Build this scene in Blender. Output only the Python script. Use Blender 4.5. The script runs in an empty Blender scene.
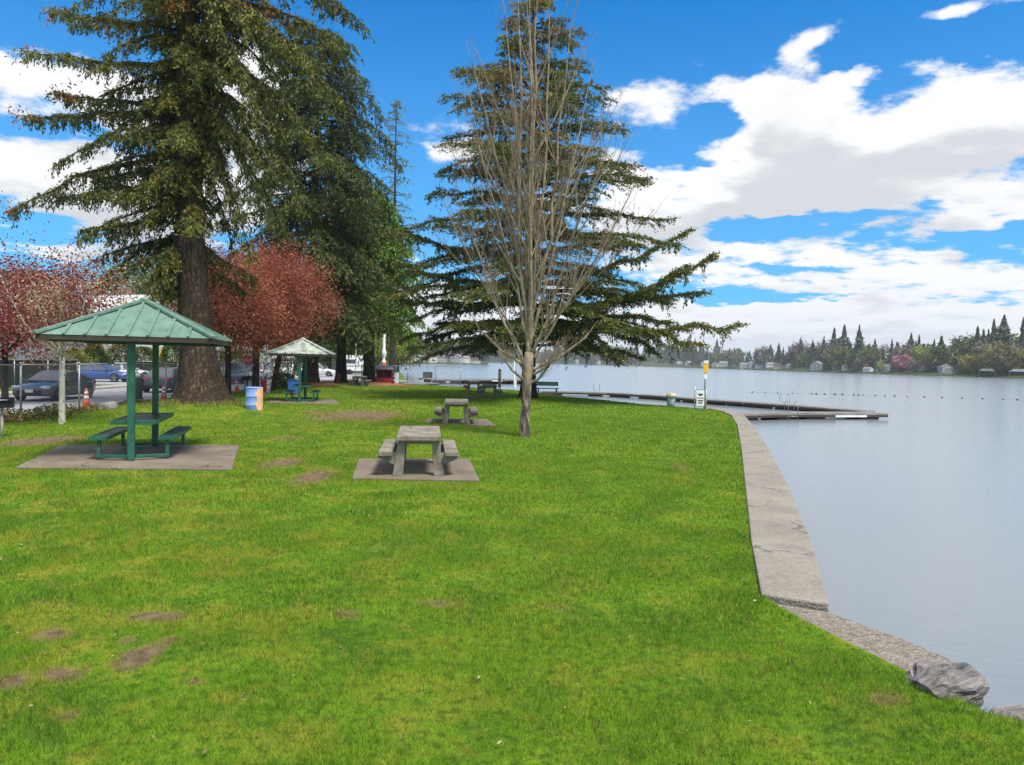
import bpy, bmesh, math, random
import numpy as np
from mathutils import Vector, Matrix, Euler

S = bpy.context.scene
COL = S.collection
rad = math.radians
random.seed(7)
RNG = np.random.default_rng(11)

# ------------------------------------------------------------------ camera
IW, IH, F = 1024, 765, 700.0
CAM_Z = 2.3
cam_d = bpy.data.cameras.new("camera")
cam = bpy.data.objects.new("camera", cam_d)
COL.objects.link(cam)
cam_d.sensor_width = 36.0
cam_d.lens = F / IW * 36.0
cam_d.clip_start = 0.1
cam_d.clip_end = 8000
CAM_M = Matrix.Translation((0, 0, CAM_Z)) @ Euler((rad(90 - 1.71), 0, 0)).to_matrix().to_4x4() @ Matrix.Rotation(rad(1.2), 4, 'Z')
cam.matrix_world = CAM_M
S.camera = cam
CAM_R = CAM_M.to_3x3()

def ray(px, py):
    return CAM_R @ Vector(((px - IW / 2) / F, -(py - IH / 2) / F, -1.0))
def at(px, py, z=0.0):
    r = ray(px, py)
    k = (z - CAM_Z) / r.z
    return Vector((r.x * k, r.y * k, z))
def atd(px, py, d):
    r = ray(px, py)
    k = d / r.y
    return Vector((r.x * k, d, CAM_Z + r.z * k))
def xat(px, d):
    """world x seen at image column px (near the horizon) at distance d"""
    return atd(px, 362 + (px - 512) * 0.021, d).x

# ------------------------------------------------------------------ light
SUN_EL, SUN_AZ = rad(60), rad(140)      # azimuth measured clockwise from +Y (view direction)
world = bpy.data.worlds.new("World")
S.world = world
world.use_nodes = True
sun_d = bpy.data.lights.new("sun", 'SUN')
sun_d.energy = 3.0
sun_d.angle = rad(14)
sun_d.color = (1.0, 0.96, 0.88)
sun = bpy.data.objects.new("sun", sun_d)
COL.objects.link(sun)
sv = Vector((math.sin(SUN_AZ) * math.cos(SUN_EL), math.cos(SUN_AZ) * math.cos(SUN_EL), math.sin(SUN_EL)))
sun.rotation_euler = sv.to_track_quat('Z', 'Y').to_euler()
S.view_settings.view_transform = 'Standard'
S.view_settings.look = 'None'
S.view_settings.exposure = 0.86
S.view_settings.gamma = 1.0
S.view_settings.use_curve_mapping = False
S.render.engine = 'CYCLES'
S.cycles.max_bounces = 6
S.cycles.diffuse_bounces = 3
S.cycles.glossy_bounces = 3
S.cycles.transmission_bounces = 4
S.cycles.volume_bounces = 0
S.cycles.use_denoising = True
S.cycles.denoiser = 'OPENIMAGEDENOISE'
S.cycles.denoising_input_passes = 'RGB_ALBEDO_NORMAL'
S.cycles.denoising_prefilter = 'NONE'
S.cycles.sample_clamp_indirect = 4.0

# ------------------------------------------------------------------ node helper
class NT:
    def __init__(self, tree):
        self.t = tree
        tree.nodes.clear()
    def n(self, typ, **kw):
        nd = self.t.nodes.new(typ)
        for k, v in kw.items():
            setattr(nd, k, v)
        return nd
    def put(self, sock, v):
        if v is None:
            return
        if hasattr(v, 'default_value') or hasattr(v, 'links'):
            self.t.links.new(v, sock)
        else:
            if isinstance(v, (tuple, list)) and len(v) == 3 and sock.type == 'RGBA':
                v = (*v, 1.0)
            sock.default_value = v
    def m(self, op, a, b=None, c=None, clamp=False):
        nd = self.n('ShaderNodeMath', operation=op, use_clamp=clamp)
        for s, v in zip(nd.inputs, (a, b, c)):
            self.put(s, v)
        return nd.outputs[0]
    def v(self, op, a, b=None, out=0):
        nd = self.n('ShaderNodeVectorMath', operation=op)
        self.put(nd.inputs[0], a)
        if b is not None:
            self.put(nd.inputs[1], b)
        return nd.outputs[out]
    def xyz(self, x, y, z=0.0):
        nd = self.n('ShaderNodeCombineXYZ')
        for s, v in zip(nd.inputs, (x, y, z)):
            self.put(s, v)
        return nd.outputs[0]
    def sep(self, v):
        nd = self.n('ShaderNodeSeparateXYZ')
        self.put(nd.inputs[0], v)
        return nd.outputs
    def mix(self, f, a, b, mode='MIX'):
        nd = self.n('ShaderNodeMix', data_type='RGBA', blend_type=mode)
        self.put(nd.inputs[0], f)
        self.put(nd.inputs[6], a)
        self.put(nd.inputs[7], b)
        return nd.outputs[2]
    def noise(self, vec, scale, detail=4.0, rough=0.55, dist=0.0, col=False):
        nd = self.n('ShaderNodeTexNoise')
        self.put(nd.inputs['Vector'], vec)
        nd.inputs['Scale'].default_value = scale
        nd.inputs['Detail'].default_value = detail
        nd.inputs['Roughness'].default_value = rough
        nd.inputs['Distortion'].default_value = dist
        return nd.outputs[1 if col else 0]
    def ss(self, x, lo, hi, a=0.0, b=1.0):
        nd = self.n('ShaderNodeMapRange', interpolation_type='SMOOTHSTEP')
        self.put(nd.inputs[0], x)
        for s, v in zip(nd.inputs[1:5], (lo, hi, a, b)):
            self.put(s, v)
        return nd.outputs[0]
    def ramp(self, f, stops):
        nd = self.n('ShaderNodeValToRGB')
        e = nd.color_ramp.elements
        while len(e) < len(stops):
            e.new(0.5)
        for el, (p, c) in zip(e, stops):
            el.position = p
            el.color = (*c, 1.0) if len(c) == 3 else c
        self.put(nd.inputs[0], f)
        return nd.outputs[0]
    def bump(self, h, strength=0.3, dist=0.02):
        nd = self.n('ShaderNodeBump')
        nd.inputs['Strength'].default_value = strength
        nd.inputs['Distance'].default_value = dist
        self.put(nd.inputs['Height'], h)
        return nd.outputs[0]
    def pos(self):
        return self.n('ShaderNodeNewGeometry').outputs['Position']
    def obj(self):
        return self.n('ShaderNodeTexCoord').outputs['Object']
    def attr(self, name):
        return self.n('ShaderNodeAttribute', attribute_name=name).outputs['Fac']
    def rnd(self):
        return self.n('ShaderNodeObjectInfo').outputs['Random']
    def pbsdf(self, color, rough=0.7, metal=0.0, normal=None, spec=0.5):
        nd = self.n('ShaderNodeBsdfPrincipled')
        self.put(nd.inputs['Base Color'], color)
        self.put(nd.inputs['Roughness'], rough)
        self.put(nd.inputs['Metallic'], metal)
        self.put(nd.inputs['Specular IOR Level'], spec)
        if normal is not None:
            self.put(nd.inputs['Normal'], normal)
        return nd
    def out(self, shader):
        o = self.n('ShaderNodeOutputMaterial')
        self.t.links.new(shader, o.inputs['Surface'])

MATS = {}
def mat(name, build):
    if name not in MATS:
        m = bpy.data.materials.new(name)
        m.use_nodes = True
        build(NT(m.node_tree))
        MATS[name] = m
    return MATS[name]

def simple(name, c, rough=0.6, metal=0.0, var=0.25, scale=6.0, spec=0.5, bump=0.0):
    """a plain material with a little procedural wear"""
    def b(N):
        p = N.obj()
        f = N.noise(p, scale, 5, 0.6)
        dark = tuple(x * (1 - var) for x in c)
        lite = tuple(min(1, x * (1 + var * 0.6)) for x in c)
        colr = N.mix(N.ss(f, 0.3, 0.7), dark, lite)
        nm = N.bump(N.noise(p, scale * 8, 4, 0.6), bump, 0.01) if bump else None
        rg = N.m('ADD', N.m('MULTIPLY', f, 0.2), rough - 0.1)
        N.out(N.pbsdf(colr, rg, metal, nm, spec).outputs[0])
    return mat(name, b)

# ------------------------------------------------------------------ world: sky with clouds
def dirae(px, py):
    r = ray(px, py).normalized()
    return math.atan2(r.x, r.y), math.asin(r.z)
def build_world():
    N = NT(world.node_tree)
    sky = N.n('ShaderNodeTexSky', sky_type='NISHITA')
    sky.sun_disc = False
    sky.sun_elevation = SUN_EL
    sky.sun_rotation = SUN_AZ
    sky.air_density = 1.0
    sky.dust_density = 0.35
    sky.ozone_density = 2.5
    g = N.n('ShaderNodeTexCoord').outputs['Generated']
    x, y, z = N.sep(g)
    az = N.m('ARCTAN2', x, y)
    el = N.m('ARCSINE', z)
    zz = N.m('ADD', N.m('MAXIMUM', z, 0.0), 0.16)
    pu = N.xyz(N.m('DIVIDE', x, zz), N.m('DIVIDE', y, zz), 0.0)
    ae = N.xyz(az, el, 0.0)
    # soft edged banks where the photograph has them: (px, py, half width, half height, weight)
    banks = [(910, 150, 120, 42, .62), (985, 110, 60, 34, .45), (800, 140, 75, 42, .55), (752, 92, 46, 22, .5), (808, 42, 25, 15, .6), (928, 70, 30, 10, .5), (945, 195, 80, 16, .4),
             (650, 100, 42, 26, .5), (700, 205, 58, 34, .6), (640, 185, 40, 34, .4), (780, 185, 60, 24, .4), (868, 247, 98, 17, .7), (905, 281, 130, 14, .6), (700, 268, 60, 12, .5), (640, 245, 50, 30, .35), (760, 318, 160, 16, .5),
             (930, 322, 170, 20, .55), (1000, 345, 300, 24, .5), (700, 345, 200, 22, .5), (1005, 212, 46, 12, .6), (854, 76, 20, 8, .5), (985, 3, 50, 6, .5), (700, 55, 20, 10, .4), (600, 205, 50, 44, .3),
             (55, 85, 85, 30, .85), (60, 178, 92, 28, .85), (160, 205, 65, 24, .7), (245, 85, 42, 30, .75), (255, 150, 54, 60, .6), (95, 240, 120, 14, .5), (180, 330, 260, 40, .5), (425, 135, 44, 26, .5), (470, 322, 180, 40, .6),
             (560, 30, 150, 44, -.5), (1010, 40, 70, 22, -.5), (870, 50, 40, 16, -.4), (712, 122, 22, 15, -.5), (980, 238, 90, 9, -.5), (855, 218, 90, 7, -.5), (740, 232, 24, 10, -.45), (720, 292, 40, 6, -.35), (380, 60, 60, 70, -.5), (35, 22, 90, 26, -.5), (20, 228, 60, 10, -.4), (30, 130, 70, 10, -.35), (430, 215, 60, 25, -.15), (800, 268, 34, 5, -.4), (885, 92, 20, 14, -.35), (690, 165, 40, 7, -.3), (820, 297, 60, 4, -.3)]
    wob = N.v('SUBTRACT', N.noise(pu, 4.0, 5, 0.6, col=True), (0.5, 0.5, 0.5))
    wv = N.v('MULTIPLY', wob, (0.10, 0.05, 0.0))
    def banksum(vec):
        tot = None
        for px, py, sx, sy, w in banks:
            a, e = dirae(px, py)
            d = N.v('MULTIPLY', N.v('SUBTRACT', vec, (a, e, 0.0)), (F / sx, F / sy, 0.0))
            q = N.m('MULTIPLY', N.m('POWER', N.v('DOT_PRODUCT', d, d, out=1), 1.5), -0.6)
            gss = N.m('MULTIPLY', N.m('EXPONENT', q), w)
            tot = gss if tot is None else N.m('ADD', tot, gss)
        return tot
    tot = banksum(N.v('ADD', ae, wv))
    tot2 = banksum(N.v('ADD', ae, N.v('ADD', wv, (0.0, 0.042, 0.0))))
    n1 = N.noise(pu, 3.1, 9, 0.57, 0.1)
    n2 = N.noise(N.v('MULTIPLY', pu, (0.965, 0.965, 1.0)), 3.1, 5, 0.5, 0.1)
    n3 = N.noise(pu, 9.0, 7, 0.62, 0.1)
    # unseen cloud overhead and to the sides, added for neutral fill light
    over = N.m('ADD', N.ss(el, 0.50, 0.85, 0.0, 0.40), N.ss(N.m('ABSOLUTE', az), 0.85, 1.5, 0.0, 0.45))
    rough_ = N.m('ADD', N.m('MULTIPLY', N.m('SUBTRACT', n1, 0.5), 1.9), N.m('MULTIPLY', N.m('SUBTRACT', n3, 0.5), 1.0))
    cover = N.m('ADD', N.m('ADD', rough_, tot), over)
    mask = N.ss(cover, 0.25, 0.62)
    cover2 = N.m('ADD', N.m('MULTIPLY', N.m('SUBTRACT', n2, 0.5), 1.7), tot2)
    thick = N.ss(N.m('ADD', cover2, N.m('MULTIPLY', N.m('SUBTRACT', n3, 0.5), 0.5)), 0.35, 1.05)
    cl = N.ramp(thick, [(0.0, (0.56, 0.565, 0.57)), (0.4, (0.535, 0.542, 0.55)), (1.0, (0.385, 0.40, 0.425))])
    # low cloud towards the horizon is greyer and bluer
    low = N.ss(el, 0.0, 0.13, 1.0, 0.0)
    cl = N.mix(N.m('MULTIPLY', low, 0.8), cl, (0.43, 0.475, 0.52))
    # blue of clear air, from the sky texture
    sb = N.v('MULTIPLY', sky.outputs[0], (0.0030, 0.064, 0.110))
    bsep = N.mix(N.ss(el, 0.04, 0.55), N.mix(0.55, sb, (0.13, 0.31, 0.48)), sb)
    colr = N.mix(mask, bsep, cl)
    below = N.ss(z, -0.02, 0.0)
    colr = N.mix(below, (0.12, 0.14, 0.12), colr)
    bg = N.n('ShaderNodeBackground')
    N.put(bg.inputs[0], colr)
    bg.inputs[1].default_value = 1.0
    o = N.n('ShaderNodeOutputWorld')
    N.t.links.new(bg.outputs[0], o.inputs['Surface'])
    world.cycles.sampling_method = 'MANUAL'
    world.cycles.sample_map_resolution = 512
build_world()

# ------------------------------------------------------------------ mesh helpers
def tag(o, label=None, cat=None, group=None, kind=None):
    if label: o['label'] = label
    if cat: o['category'] = cat
    if group: o['group'] = group
    if kind: o['kind'] = kind
    return o
def empty(name, loc=(0, 0, 0), rz=0.0, scale=1.0):
    o = bpy.data.objects.new(name, None)
    o.empty_display_size = 0.2
    o.location = loc
    o.rotation_euler = (0, 0, rz)
    o.scale = (scale,) * 3 if not isinstance(scale, (tuple, list)) else scale
    COL.objects.link(o)
    return o
def link(name, me, m=None, parent=None):
    o = bpy.data.objects.new(name, me)
    COL.objects.link(o)
    if m is not None:
        for mm in (m if isinstance(m, (list, tuple)) else [m]):
            me.materials.append(mm)
    if parent is not None:
        o.parent = parent
    return o
def copy_tree(o, parent=None):
    c = o.copy()
    COL.objects.link(c)
    c.parent = parent
    if parent is not None:
        c.matrix_parent_inverse = o.matrix_parent_inverse
    for ch in KIDS.get(o.name, []):
        copy_tree(ch, c)
    return c
KIDS = {}
def index_kids():
    KIDS.clear()
    for o in bpy.data.objects:
        if o.parent:
            KIDS.setdefault(o.parent.name, []).append(o)

class MB:
    """collects simple shapes into one mesh"""
    def __init__(self):
        self.v, self.f, self.mi, self.sm = [], [], [], []
    def add(self, vs, fs, mi=0, smooth=False):
        b = len(self.v)
        self.v.extend([tuple(p) for p in vs])
        for f in fs:
            self.f.append(tuple(i + b for i in f))
            self.mi.append(mi)
            self.sm.append(smooth)
        return self
    def box(self, c, s, rz=0.0, mi=0, rx=0.0, ry=0.0, taper=1.0):
        M = Euler((rx, ry, rz)).to_matrix()
        vs = []
        for z in (-1, 1):
            k = taper if z > 0 else 1.0
            for x, y in ((-1, -1), (1, -1), (1, 1), (-1, 1)):
                vs.append(Vector(c) + M @ Vector((x * s[0] / 2 * k, y * s[1] / 2 * k, z * s[2] / 2)))
        return self.add(vs, [(3, 2, 1, 0), (4, 5, 6, 7), (0, 1, 5, 4), (1, 2, 6, 5), (2, 3, 7, 6), (3, 0, 4, 7)], mi)
    def bar(self, a, b, w, h=None, mi=0):
        """square bar from a to b"""
        a, b = Vector(a), Vector(b)
        d = (b - a).normalized()
        up = Vector((0, 0, 1)) if abs(d.z) < 0.95 else Vector((0, 1, 0))
        s = d.cross(up).normalized()
        u = s.cross(d)
        h = h or w
        vs = [p + s * (sx * w / 2) + u * (su * h / 2) for p in (a, b) for sx, su in ((-1, -1), (1, -1), (1, 1), (-1, 1))]
        return self.add(vs, [(0, 1, 2, 3), (7, 6, 5, 4), (4, 5, 1, 0), (5, 6, 2, 1), (6, 7, 3, 2), (7, 4, 0, 3)], mi)
    def tube(self, pts, rs, n=8, mi=0, cap=True, smooth=True, jitter=0.0):
        pts = [Vector(p) for p in pts]
        if not isinstance(rs, (list, tuple)):
            rs = [rs] * len(pts)
        vs, fs = [], []
        s = None
        for i, p in enumerate(pts):
            d = (pts[min(i + 1, len(pts) - 1)] - pts[max(i - 1, 0)])
            d = d.normalized() if d.length > 1e-9 else Vector((0, 0, 1))
            if s is None:
                s = d.orthogonal().normalized()
            else:
                s = (s - d * s.dot(d))
                s = s.normalized() if s.length > 1e-6 else d.orthogonal().normalized()
            u = d.cross(s)
            for k in range(n):
                a = 2 * math.pi * k / n
                r = rs[i] * (1 + (random.uniform(-jitter, jitter) if jitter else 0))
                vs.append(p + s * (math.cos(a) * r) + u * (math.sin(a) * r))
        for i in range(len(pts) - 1):
            for k in range(n):
                k2 = (k + 1) % n
                fs.append((i * n + k, i * n + k2, (i + 1) * n + k2, (i + 1) * n + k))
        if cap:
            fs.append(tuple(range(n - 1, -1, -1)))
            fs.append(tuple((len(pts) - 1) * n + k for k in range(n)))
        return self.add(vs, fs, mi, smooth)
    def lathe(self, prof, n=20, c=(0, 0, 0), mi=0, smooth=True):
        """prof: (radius, z) list"""
        vs, fs = [], []
        for r, z in prof:
            for k in range(n):
                a = 2 * math.pi * k / n
                vs.append((c[0] + math.cos(a) * r, c[1] + math.sin(a) * r, c[2] + z))
        for i in range(len(prof) - 1):
            for k in range(n):
                k2 = (k + 1) % n
                fs.append((i * n + k, i * n + k2, (i + 1) * n + k2, (i + 1) * n + k))
        fs.append(tuple(range(n - 1, -1, -1)))
        fs.append(tuple((len(prof) - 1) * n + k for k in range(n)))
        return self.add(vs, fs, mi, smooth)
    def prism(self, poly, z0, z1, mi=0):
        n = len(poly)
        vs = [(p[0], p[1], z0) for p in poly] + [(p[0], p[1], z1) for p in poly]
        fs = [tuple(range(n - 1, -1, -1)), tuple(range(n, 2 * n))] + [(i, (i + 1) % n, n + (i + 1) % n, n + i) for i in range(n)]
        return self.add(vs, fs, mi)
    def extr(self, poly, axis, a, b, mi=0):
        """polygon in the plane perpendicular to axis 'x' or 'y', from a to b"""
        f = (lambda p, t: (t, p[0], p[1])) if axis == 'x' else (lambda p, t: (p[0], t, p[1]))
        n = len(poly)
        vs = [f(p, a) for p in poly] + [f(p, b) for p in poly]
        fs = [tuple(range(n - 1, -1, -1)), tuple(range(n, 2 * n))] + [(i, (i + 1) % n, n + (i + 1) % n, n + i) for i in range(n)]
        return self.add(vs, fs, mi)
    def mesh(self, name, bevel=0.0, fixn=True):
        me = bpy.data.meshes.new(name)
        me.from_pydata(self.v, [], self.f)
        me.polygons.foreach_set('material_index', self.mi)
        me.polygons.foreach_set('use_smooth', self.sm)
        if bevel or fixn:
            bm = bmesh.new()
            bm.from_mesh(me)
            if bevel:
                ed = [e for e in bm.edges if len(e.link_faces) == 2 and e.calc_face_angle(0) > 0.5]
                bmesh.ops.bevel(bm, geom=ed, offset=bevel, segments=2, profile=0.5, affect='EDGES', clamp_overlap=True)
            bmesh.ops.recalc_face_normals(bm, faces=bm.faces)
            bm.to_mesh(me)
            bm.free()
        me.update()
        return me
    def build(self, name, m, parent=None, bevel=0.0):
        return link(name, self.mesh(name, bevel), m, parent)

def leaves_mesh(name, P, D, L, Wd, tint, flat=0.0, seed=0):
    """diamond shaped leaf or needle spray faces: P centres, D directions"""
    rng = np.random.default_rng(seed)
    n = len(P)
    P = np.asarray(P, float); D = np.asarray(D, float)
    D /= np.linalg.norm(D, axis=1, keepdims=True) + 1e-9
    r = rng.normal(size=(n, 3))
    if flat:
        r = r * (1 - flat) + np.array([[0, 0, 1.0]]) * flat
        s = np.cross(D, r)
    else:
        s = np.cross(D, r)
    s /= np.linalg.norm(s, axis=1, keepdims=True) + 1e-9
    L = np.broadcast_to(np.asarray(L, float), (n,))[:, None]
    Wd = np.broadcast_to(np.asarray(Wd, float), (n,))[:, None]
    nrm = np.cross(s, D)
    V = np.empty((n, 4, 3))
    V[:, 0] = P - D * L * .5
    V[:, 1] = P + s * Wd * .5 + D * L * .08 + nrm * Wd * 0.12
    V[:, 2] = P + D * L * .5
    V[:, 3] = P - s * Wd * .5 + D * L * .08 + nrm * Wd * 0.12
    me = bpy.data.meshes.new(name)
    me.vertices.add(n * 4)
    me.vertices.foreach_set('co', V.ravel())
    me.loops.add(n * 4)
    me.loops.foreach_set('vertex_index', np.arange(n * 4, dtype=np.int32))
    me.polygons.add(n)
    me.polygons.foreach_set('loop_start', np.arange(0, n * 4, 4, dtype=np.int32))
    me.polygons.foreach_set('loop_total', np.full(n, 4, dtype=np.int32))
    a = me.attributes.new('tint', 'FLOAT', 'FACE')
    a.data.foreach_set('value', np.clip(np.asarray(tint, float), 0, 1))
    me.update()
    return me

# ------------------------------------------------------------------ materials
def leaf_mat(name, stops, trans=0.25, rough=0.6):
    def b(N):
        c = N.ramp(N.attr('tint'), stops)
        d = N.pbsdf(c, rough, spec=0.25)
        t = N.n('ShaderNodeBsdfTranslucent')
        N.put(t.inputs[0], N.mix(0.5, c, (0.12, 0.16, 0.02), 'ADD') if False else c)
        mx = N.n('ShaderNodeMixShader')
        mx.inputs[0].default_value = trans
        N.t.links.new(d.outputs[0], mx.inputs[1])
        N.t.links.new(t.outputs[0], mx.inputs[2])
        N.out(mx.outputs[0])
    return mat(name, b)
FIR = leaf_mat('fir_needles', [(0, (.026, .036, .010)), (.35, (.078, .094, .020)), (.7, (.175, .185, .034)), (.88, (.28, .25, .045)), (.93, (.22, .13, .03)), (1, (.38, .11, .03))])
FIR2 = leaf_mat('green_fir_needles', [(0, (.028, .046, .014)), (.5, (.080, .108, .025)), (.85, (.165, .195, .038)), (1, (.24, .19, .05))])  # greener needles, shared by the rear firs and dark shrubs
REDCEDAR = leaf_mat('redcedar_sprays', [(0, (.03, .068, .014)), (.5, (.085, .17, .022)), (1, (.20, .31, .04))])
CEDAR = leaf_mat('cedar_needles', [(0, (.036, .052, .012)), (.45, (.095, .120, .022)), (.66, (.16, .19, .034)), (.8, (.22, .18, .05)), (1, (.32, .19, .09))])
PLUM = leaf_mat('plum_leaves', [(0, (.13, .030, .022)), (.5, (.33, .090, .055)), (.8, (.48, .19, .11)), (1, (.58, .34, .19))], 0.35)
MAPLE = leaf_mat('maple_leaves', [(0, (.11, .016, .022)), (.42, (.26, .045, .045)), (.68, (.38, .16, .11)), (1, (.56, .52, .28))], 0.3)
BUD = leaf_mat('buds', [(0, (.20, .10, .05)), (1, (.38, .26, .10))])
SHRUB = leaf_mat('shrub_leaves', [(0, (.02, .05, .012)), (.6, (.06, .13, .02)), (1, (.16, .25, .03))])
LIME = leaf_mat('spring_leaves', [(0, (.10, .15, .02)), (.6, (.22, .28, .04)), (1, (.36, .38, .08))], 0.35)
DRY = leaf_mat('dry_leaves', [(0, (.07, .04, .02)), (.4, (.16, .10, .04)), (.7, (.12, .16, .03)), (1, (.30, .24, .10))])
FARFIR = leaf_mat('far_conifer_needles', [(0, (.026, .050, .018)), (.6, (.062, .10, .030)), (1, (.12, .155, .045))], 0.15)
FARDEC = leaf_mat('far_broadleaf', [(0, (.05, .075, .02)), (.6, (.12, .15, .035)), (1, (.22, .23, .06))], 0.2)
FARGREY = leaf_mat('far_bare_twigs', [(0, (.10, .08, .06)), (1, (.22, .19, .14))], 0.1)
FARPINK = leaf_mat('pink_blossom', [(0, (.30, .10, .16)), (1, (.55, .28, .34))], 0.3)
FARGOLD = leaf_mat('gold_leaves', [(0, (.14, .13, .03)), (.6, (.28, .25, .05)), (1, (.42, .36, .09))], 0.3)
FARLIME = leaf_mat('lime_leaves', [(0, (.22, .30, .05)), (1, (.42, .48, .10))], 0.3)

def bark_mat(name, dark, lite, sx=6.0, sz=1.2, bump=0.8, moss=None):
    def b(N):
        p = N.obj()
        q = N.v('MULTIPLY', p, (sx, sx, sz))
        f = N.noise(q, 1.6, 7, 0.65, 0.6)
        ridge = N.m('ABSOLUTE', N.m('SUBTRACT', N.noise(q, 2.3, 4, 0.5, 1.2), 0.5))
        h = N.m('ADD', N.m('MULTIPLY', ridge, 2.2), N.m('MULTIPLY', f, 0.5))
        c = N.mix(N.ss(h, 0.28, 0.75), dark, lite)
        if moss:
            mz = N.m('MULTIPLY', N.ss(N.noise(p, 0.9, 4, 0.6), 0.48, 0.62), 0.7)
            c = N.mix(mz, c, moss)
        N.out(N.pbsdf(c, 0.9, 0, N.bump(h, bump, 0.06), 0.2).outputs[0])
    return mat(name, b)
BARK = bark_mat('furrowed_bark', (.035, .024, .016), (.17, .125, .085), 5.0, 0.9, 1.0)
BARKD = bark_mat('dark_bark', (.022, .016, .012), (.085, .06, .042), 6.0, 1.2, 0.8, (.05, .06, .02))
BARKC = bark_mat('cedar_bark', (.02, .015, .012), (.07, .052, .04), 8.0, 1.0, 0.7)
def _barebark(N):
    p = N.obj()
    f = N.noise(N.v('MULTIPLY', p, (5, 5, 2.0)), 2.0, 6, 0.6, 0.5)
    lich = N.ss(N.noise(p, 5.5, 5, 0.65), 0.46, 0.62)
    c = N.mix(N.ss(f, 0.35, 0.65), (.125, .098, .065), (.31, .255, .175))
    c = N.mix(N.m('MULTIPLY', lich, 0.45), c, (.40, .36, .26))
    z = N.sep(p)[2]
    scar = N.m('MULTIPLY', N.ss(N.noise(N.v('MULTIPLY', p, (6, 6, 1.6)), 1.5, 5, 0.6), 0.42, 0.56), N.ss(z, 1.2, 1.9, 1.0, 0.0))
    c = N.mix(N.m('MULTIPLY', scar, 0.9), c, (.045, .036, .04))
    N.out(N.pbsdf(c, 0.85, 0, N.bump(f, 0.6, 0.03), 0.25).outputs[0])
BAREBARK = mat('lichen_bark', _barebark)
def _palebark(N):
    p = N.obj()
    sp = N.ss(N.noise(N.v('MULTIPLY', p, (9, 9, 5)), 1.6, 4, 0.6), 0.55, 0.66)
    c = N.mix(sp, (.50, .47, .40), (.09, .07, .055))
    N.out(N.pbsdf(c, 0.8, spec=0.2).outputs[0])
PALEBARK = mat('pale_speckled_bark', _palebark)

def conc(name, a, b_, scale=2.0, bump=0.25, peb=0.0):
    def b(N):
        p = N.pos()
        f = N.noise(p, scale, 8, 0.62)
        g = N.noise(p, scale * 22, 5, 0.7)
        c = N.mix(N.ss(f, 0.32, 0.68), a, b_)
        c = N.mix(N.m('MULTIPLY', N.ss(g, 0.52, 0.72), 0.5), c, tuple(x * 0.5 for x in a))
        st = N.ss(N.noise(p, scale * 0.6, 4, 0.7), 0.56, 0.68)
        c = N.mix(N.m('MULTIPLY', st, 0.35), c, tuple(x * 0.45 for x in a))
        h = N.m('ADD', N.m('MULTIPLY', g, 0.6), f)
        ve = N.n('ShaderNodeTexVoronoi', feature='DISTANCE_TO_EDGE')
        N.put(ve.inputs['Vector'], N.v('ADD', p, N.v('MULTIPLY', N.noise(p, 1.3, 4, .6, col=True), (.9, .9, .9))))
        ve.inputs['Scale'].default_value = .42
        crack = N.m('MULTIPLY', N.ss(ve.outputs['Distance'], .003, .012, 1.0, 0.0), N.ss(N.noise(p, .8, 3, .5), .45, .55))
        c = N.mix(N.m('MULTIPLY', crack, .75), c, tuple(x * .25 for x in a))
        if peb:
            vr = N.n('ShaderNodeTexVoronoi')
            N.put(vr.inputs['Vector'], p)
            vr.inputs['Scale'].default_value = 42
            cc = N.n('ShaderNodeSeparateColor')
            N.put(cc.inputs[0], vr.outputs['Color'])
            c = N.mix(peb, c, N.ramp(cc.outputs[0], [(0, (.08, .068, .055)), (.5, (.20, .175, .145)), (1, (.36, .33, .29))]))
            h = N.m('SUBTRACT', h, N.m('MULTIPLY', vr.outputs['Distance'], 1.4))
        N.out(N.pbsdf(c, 0.9, 0, N.bump(h, bump, 0.02), 0.25).outputs[0])
    return mat(name, b)
CONC = conc('weathered_concrete', (.15, .13, .105), (.29, .26, .215), 3.0, 0.5)
PAD = conc('pad_concrete', (.15, .122, .092), (.22, .182, .142), 1.1, 0.25)
WALLC = conc('seawall_concrete', (.225, .202, .172), (.30, .272, .235), 1.2, 0.35, 0.25)
WALLP = conc('exposed_aggregate', (.20, .172, .138), (.28, .242, .198), 1.6, 0.7, 0.55)
ASPH = conc('asphalt', (.27, .27, .278), (.36, .36, .368), 0.5, 0.15)
KERB = conc('kerb_concrete', (.34, .33, .30), (.45, .44, .41), 1.0, 0.2)
DECKG = conc('weathered_decking', (.17, .162, .152), (.27, .262, .25), 0.8, 0.3)
def _rock(N):
    p = N.obj()
    q = N.v('MULTIPLY', p, (1.2, 3.2, 6.0))
    f = N.noise(q, 2.6, 9, 0.68, 1.2)
    c = N.ramp(f, [(.3, (.04, .035, .035)), (.46, (.19, .175, .165)), (.62, (.36, .33, .31)), (.8, (.50, .48, .46))])
    N.out(N.pbsdf(c, 0.85, 0, N.bump(f, 1.0, 0.09), 0.3).outputs[0])
ROCK = mat('grey_rock', _rock)
def _greenm(N):
    p = N.obj()
    f = N.noise(p, 3.0, 6, .65)
    c = N.mix(N.ss(f, .3, .7), (.010, .082, .048), (.020, .125, .076))
    c = N.mix(N.m('MULTIPLY', N.ss(N.noise(p, 9.0, 6, .7), .58, .70), .6), c, (.06, .13, .095))
    c = N.mix(N.ss(N.noise(p, 16.0, 5, .7), .66, .72), c, (.10, .045, .02))
    N.out(N.pbsdf(c, N.m('ADD', N.m('MULTIPLY', f, .35), .28)).outputs[0])
GREEN = mat('green_painted_steel', _greenm)
GREEND = simple('dark_green_coating', (.012, .055, .042), 0.45, 0, .3, 8.0)
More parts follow.
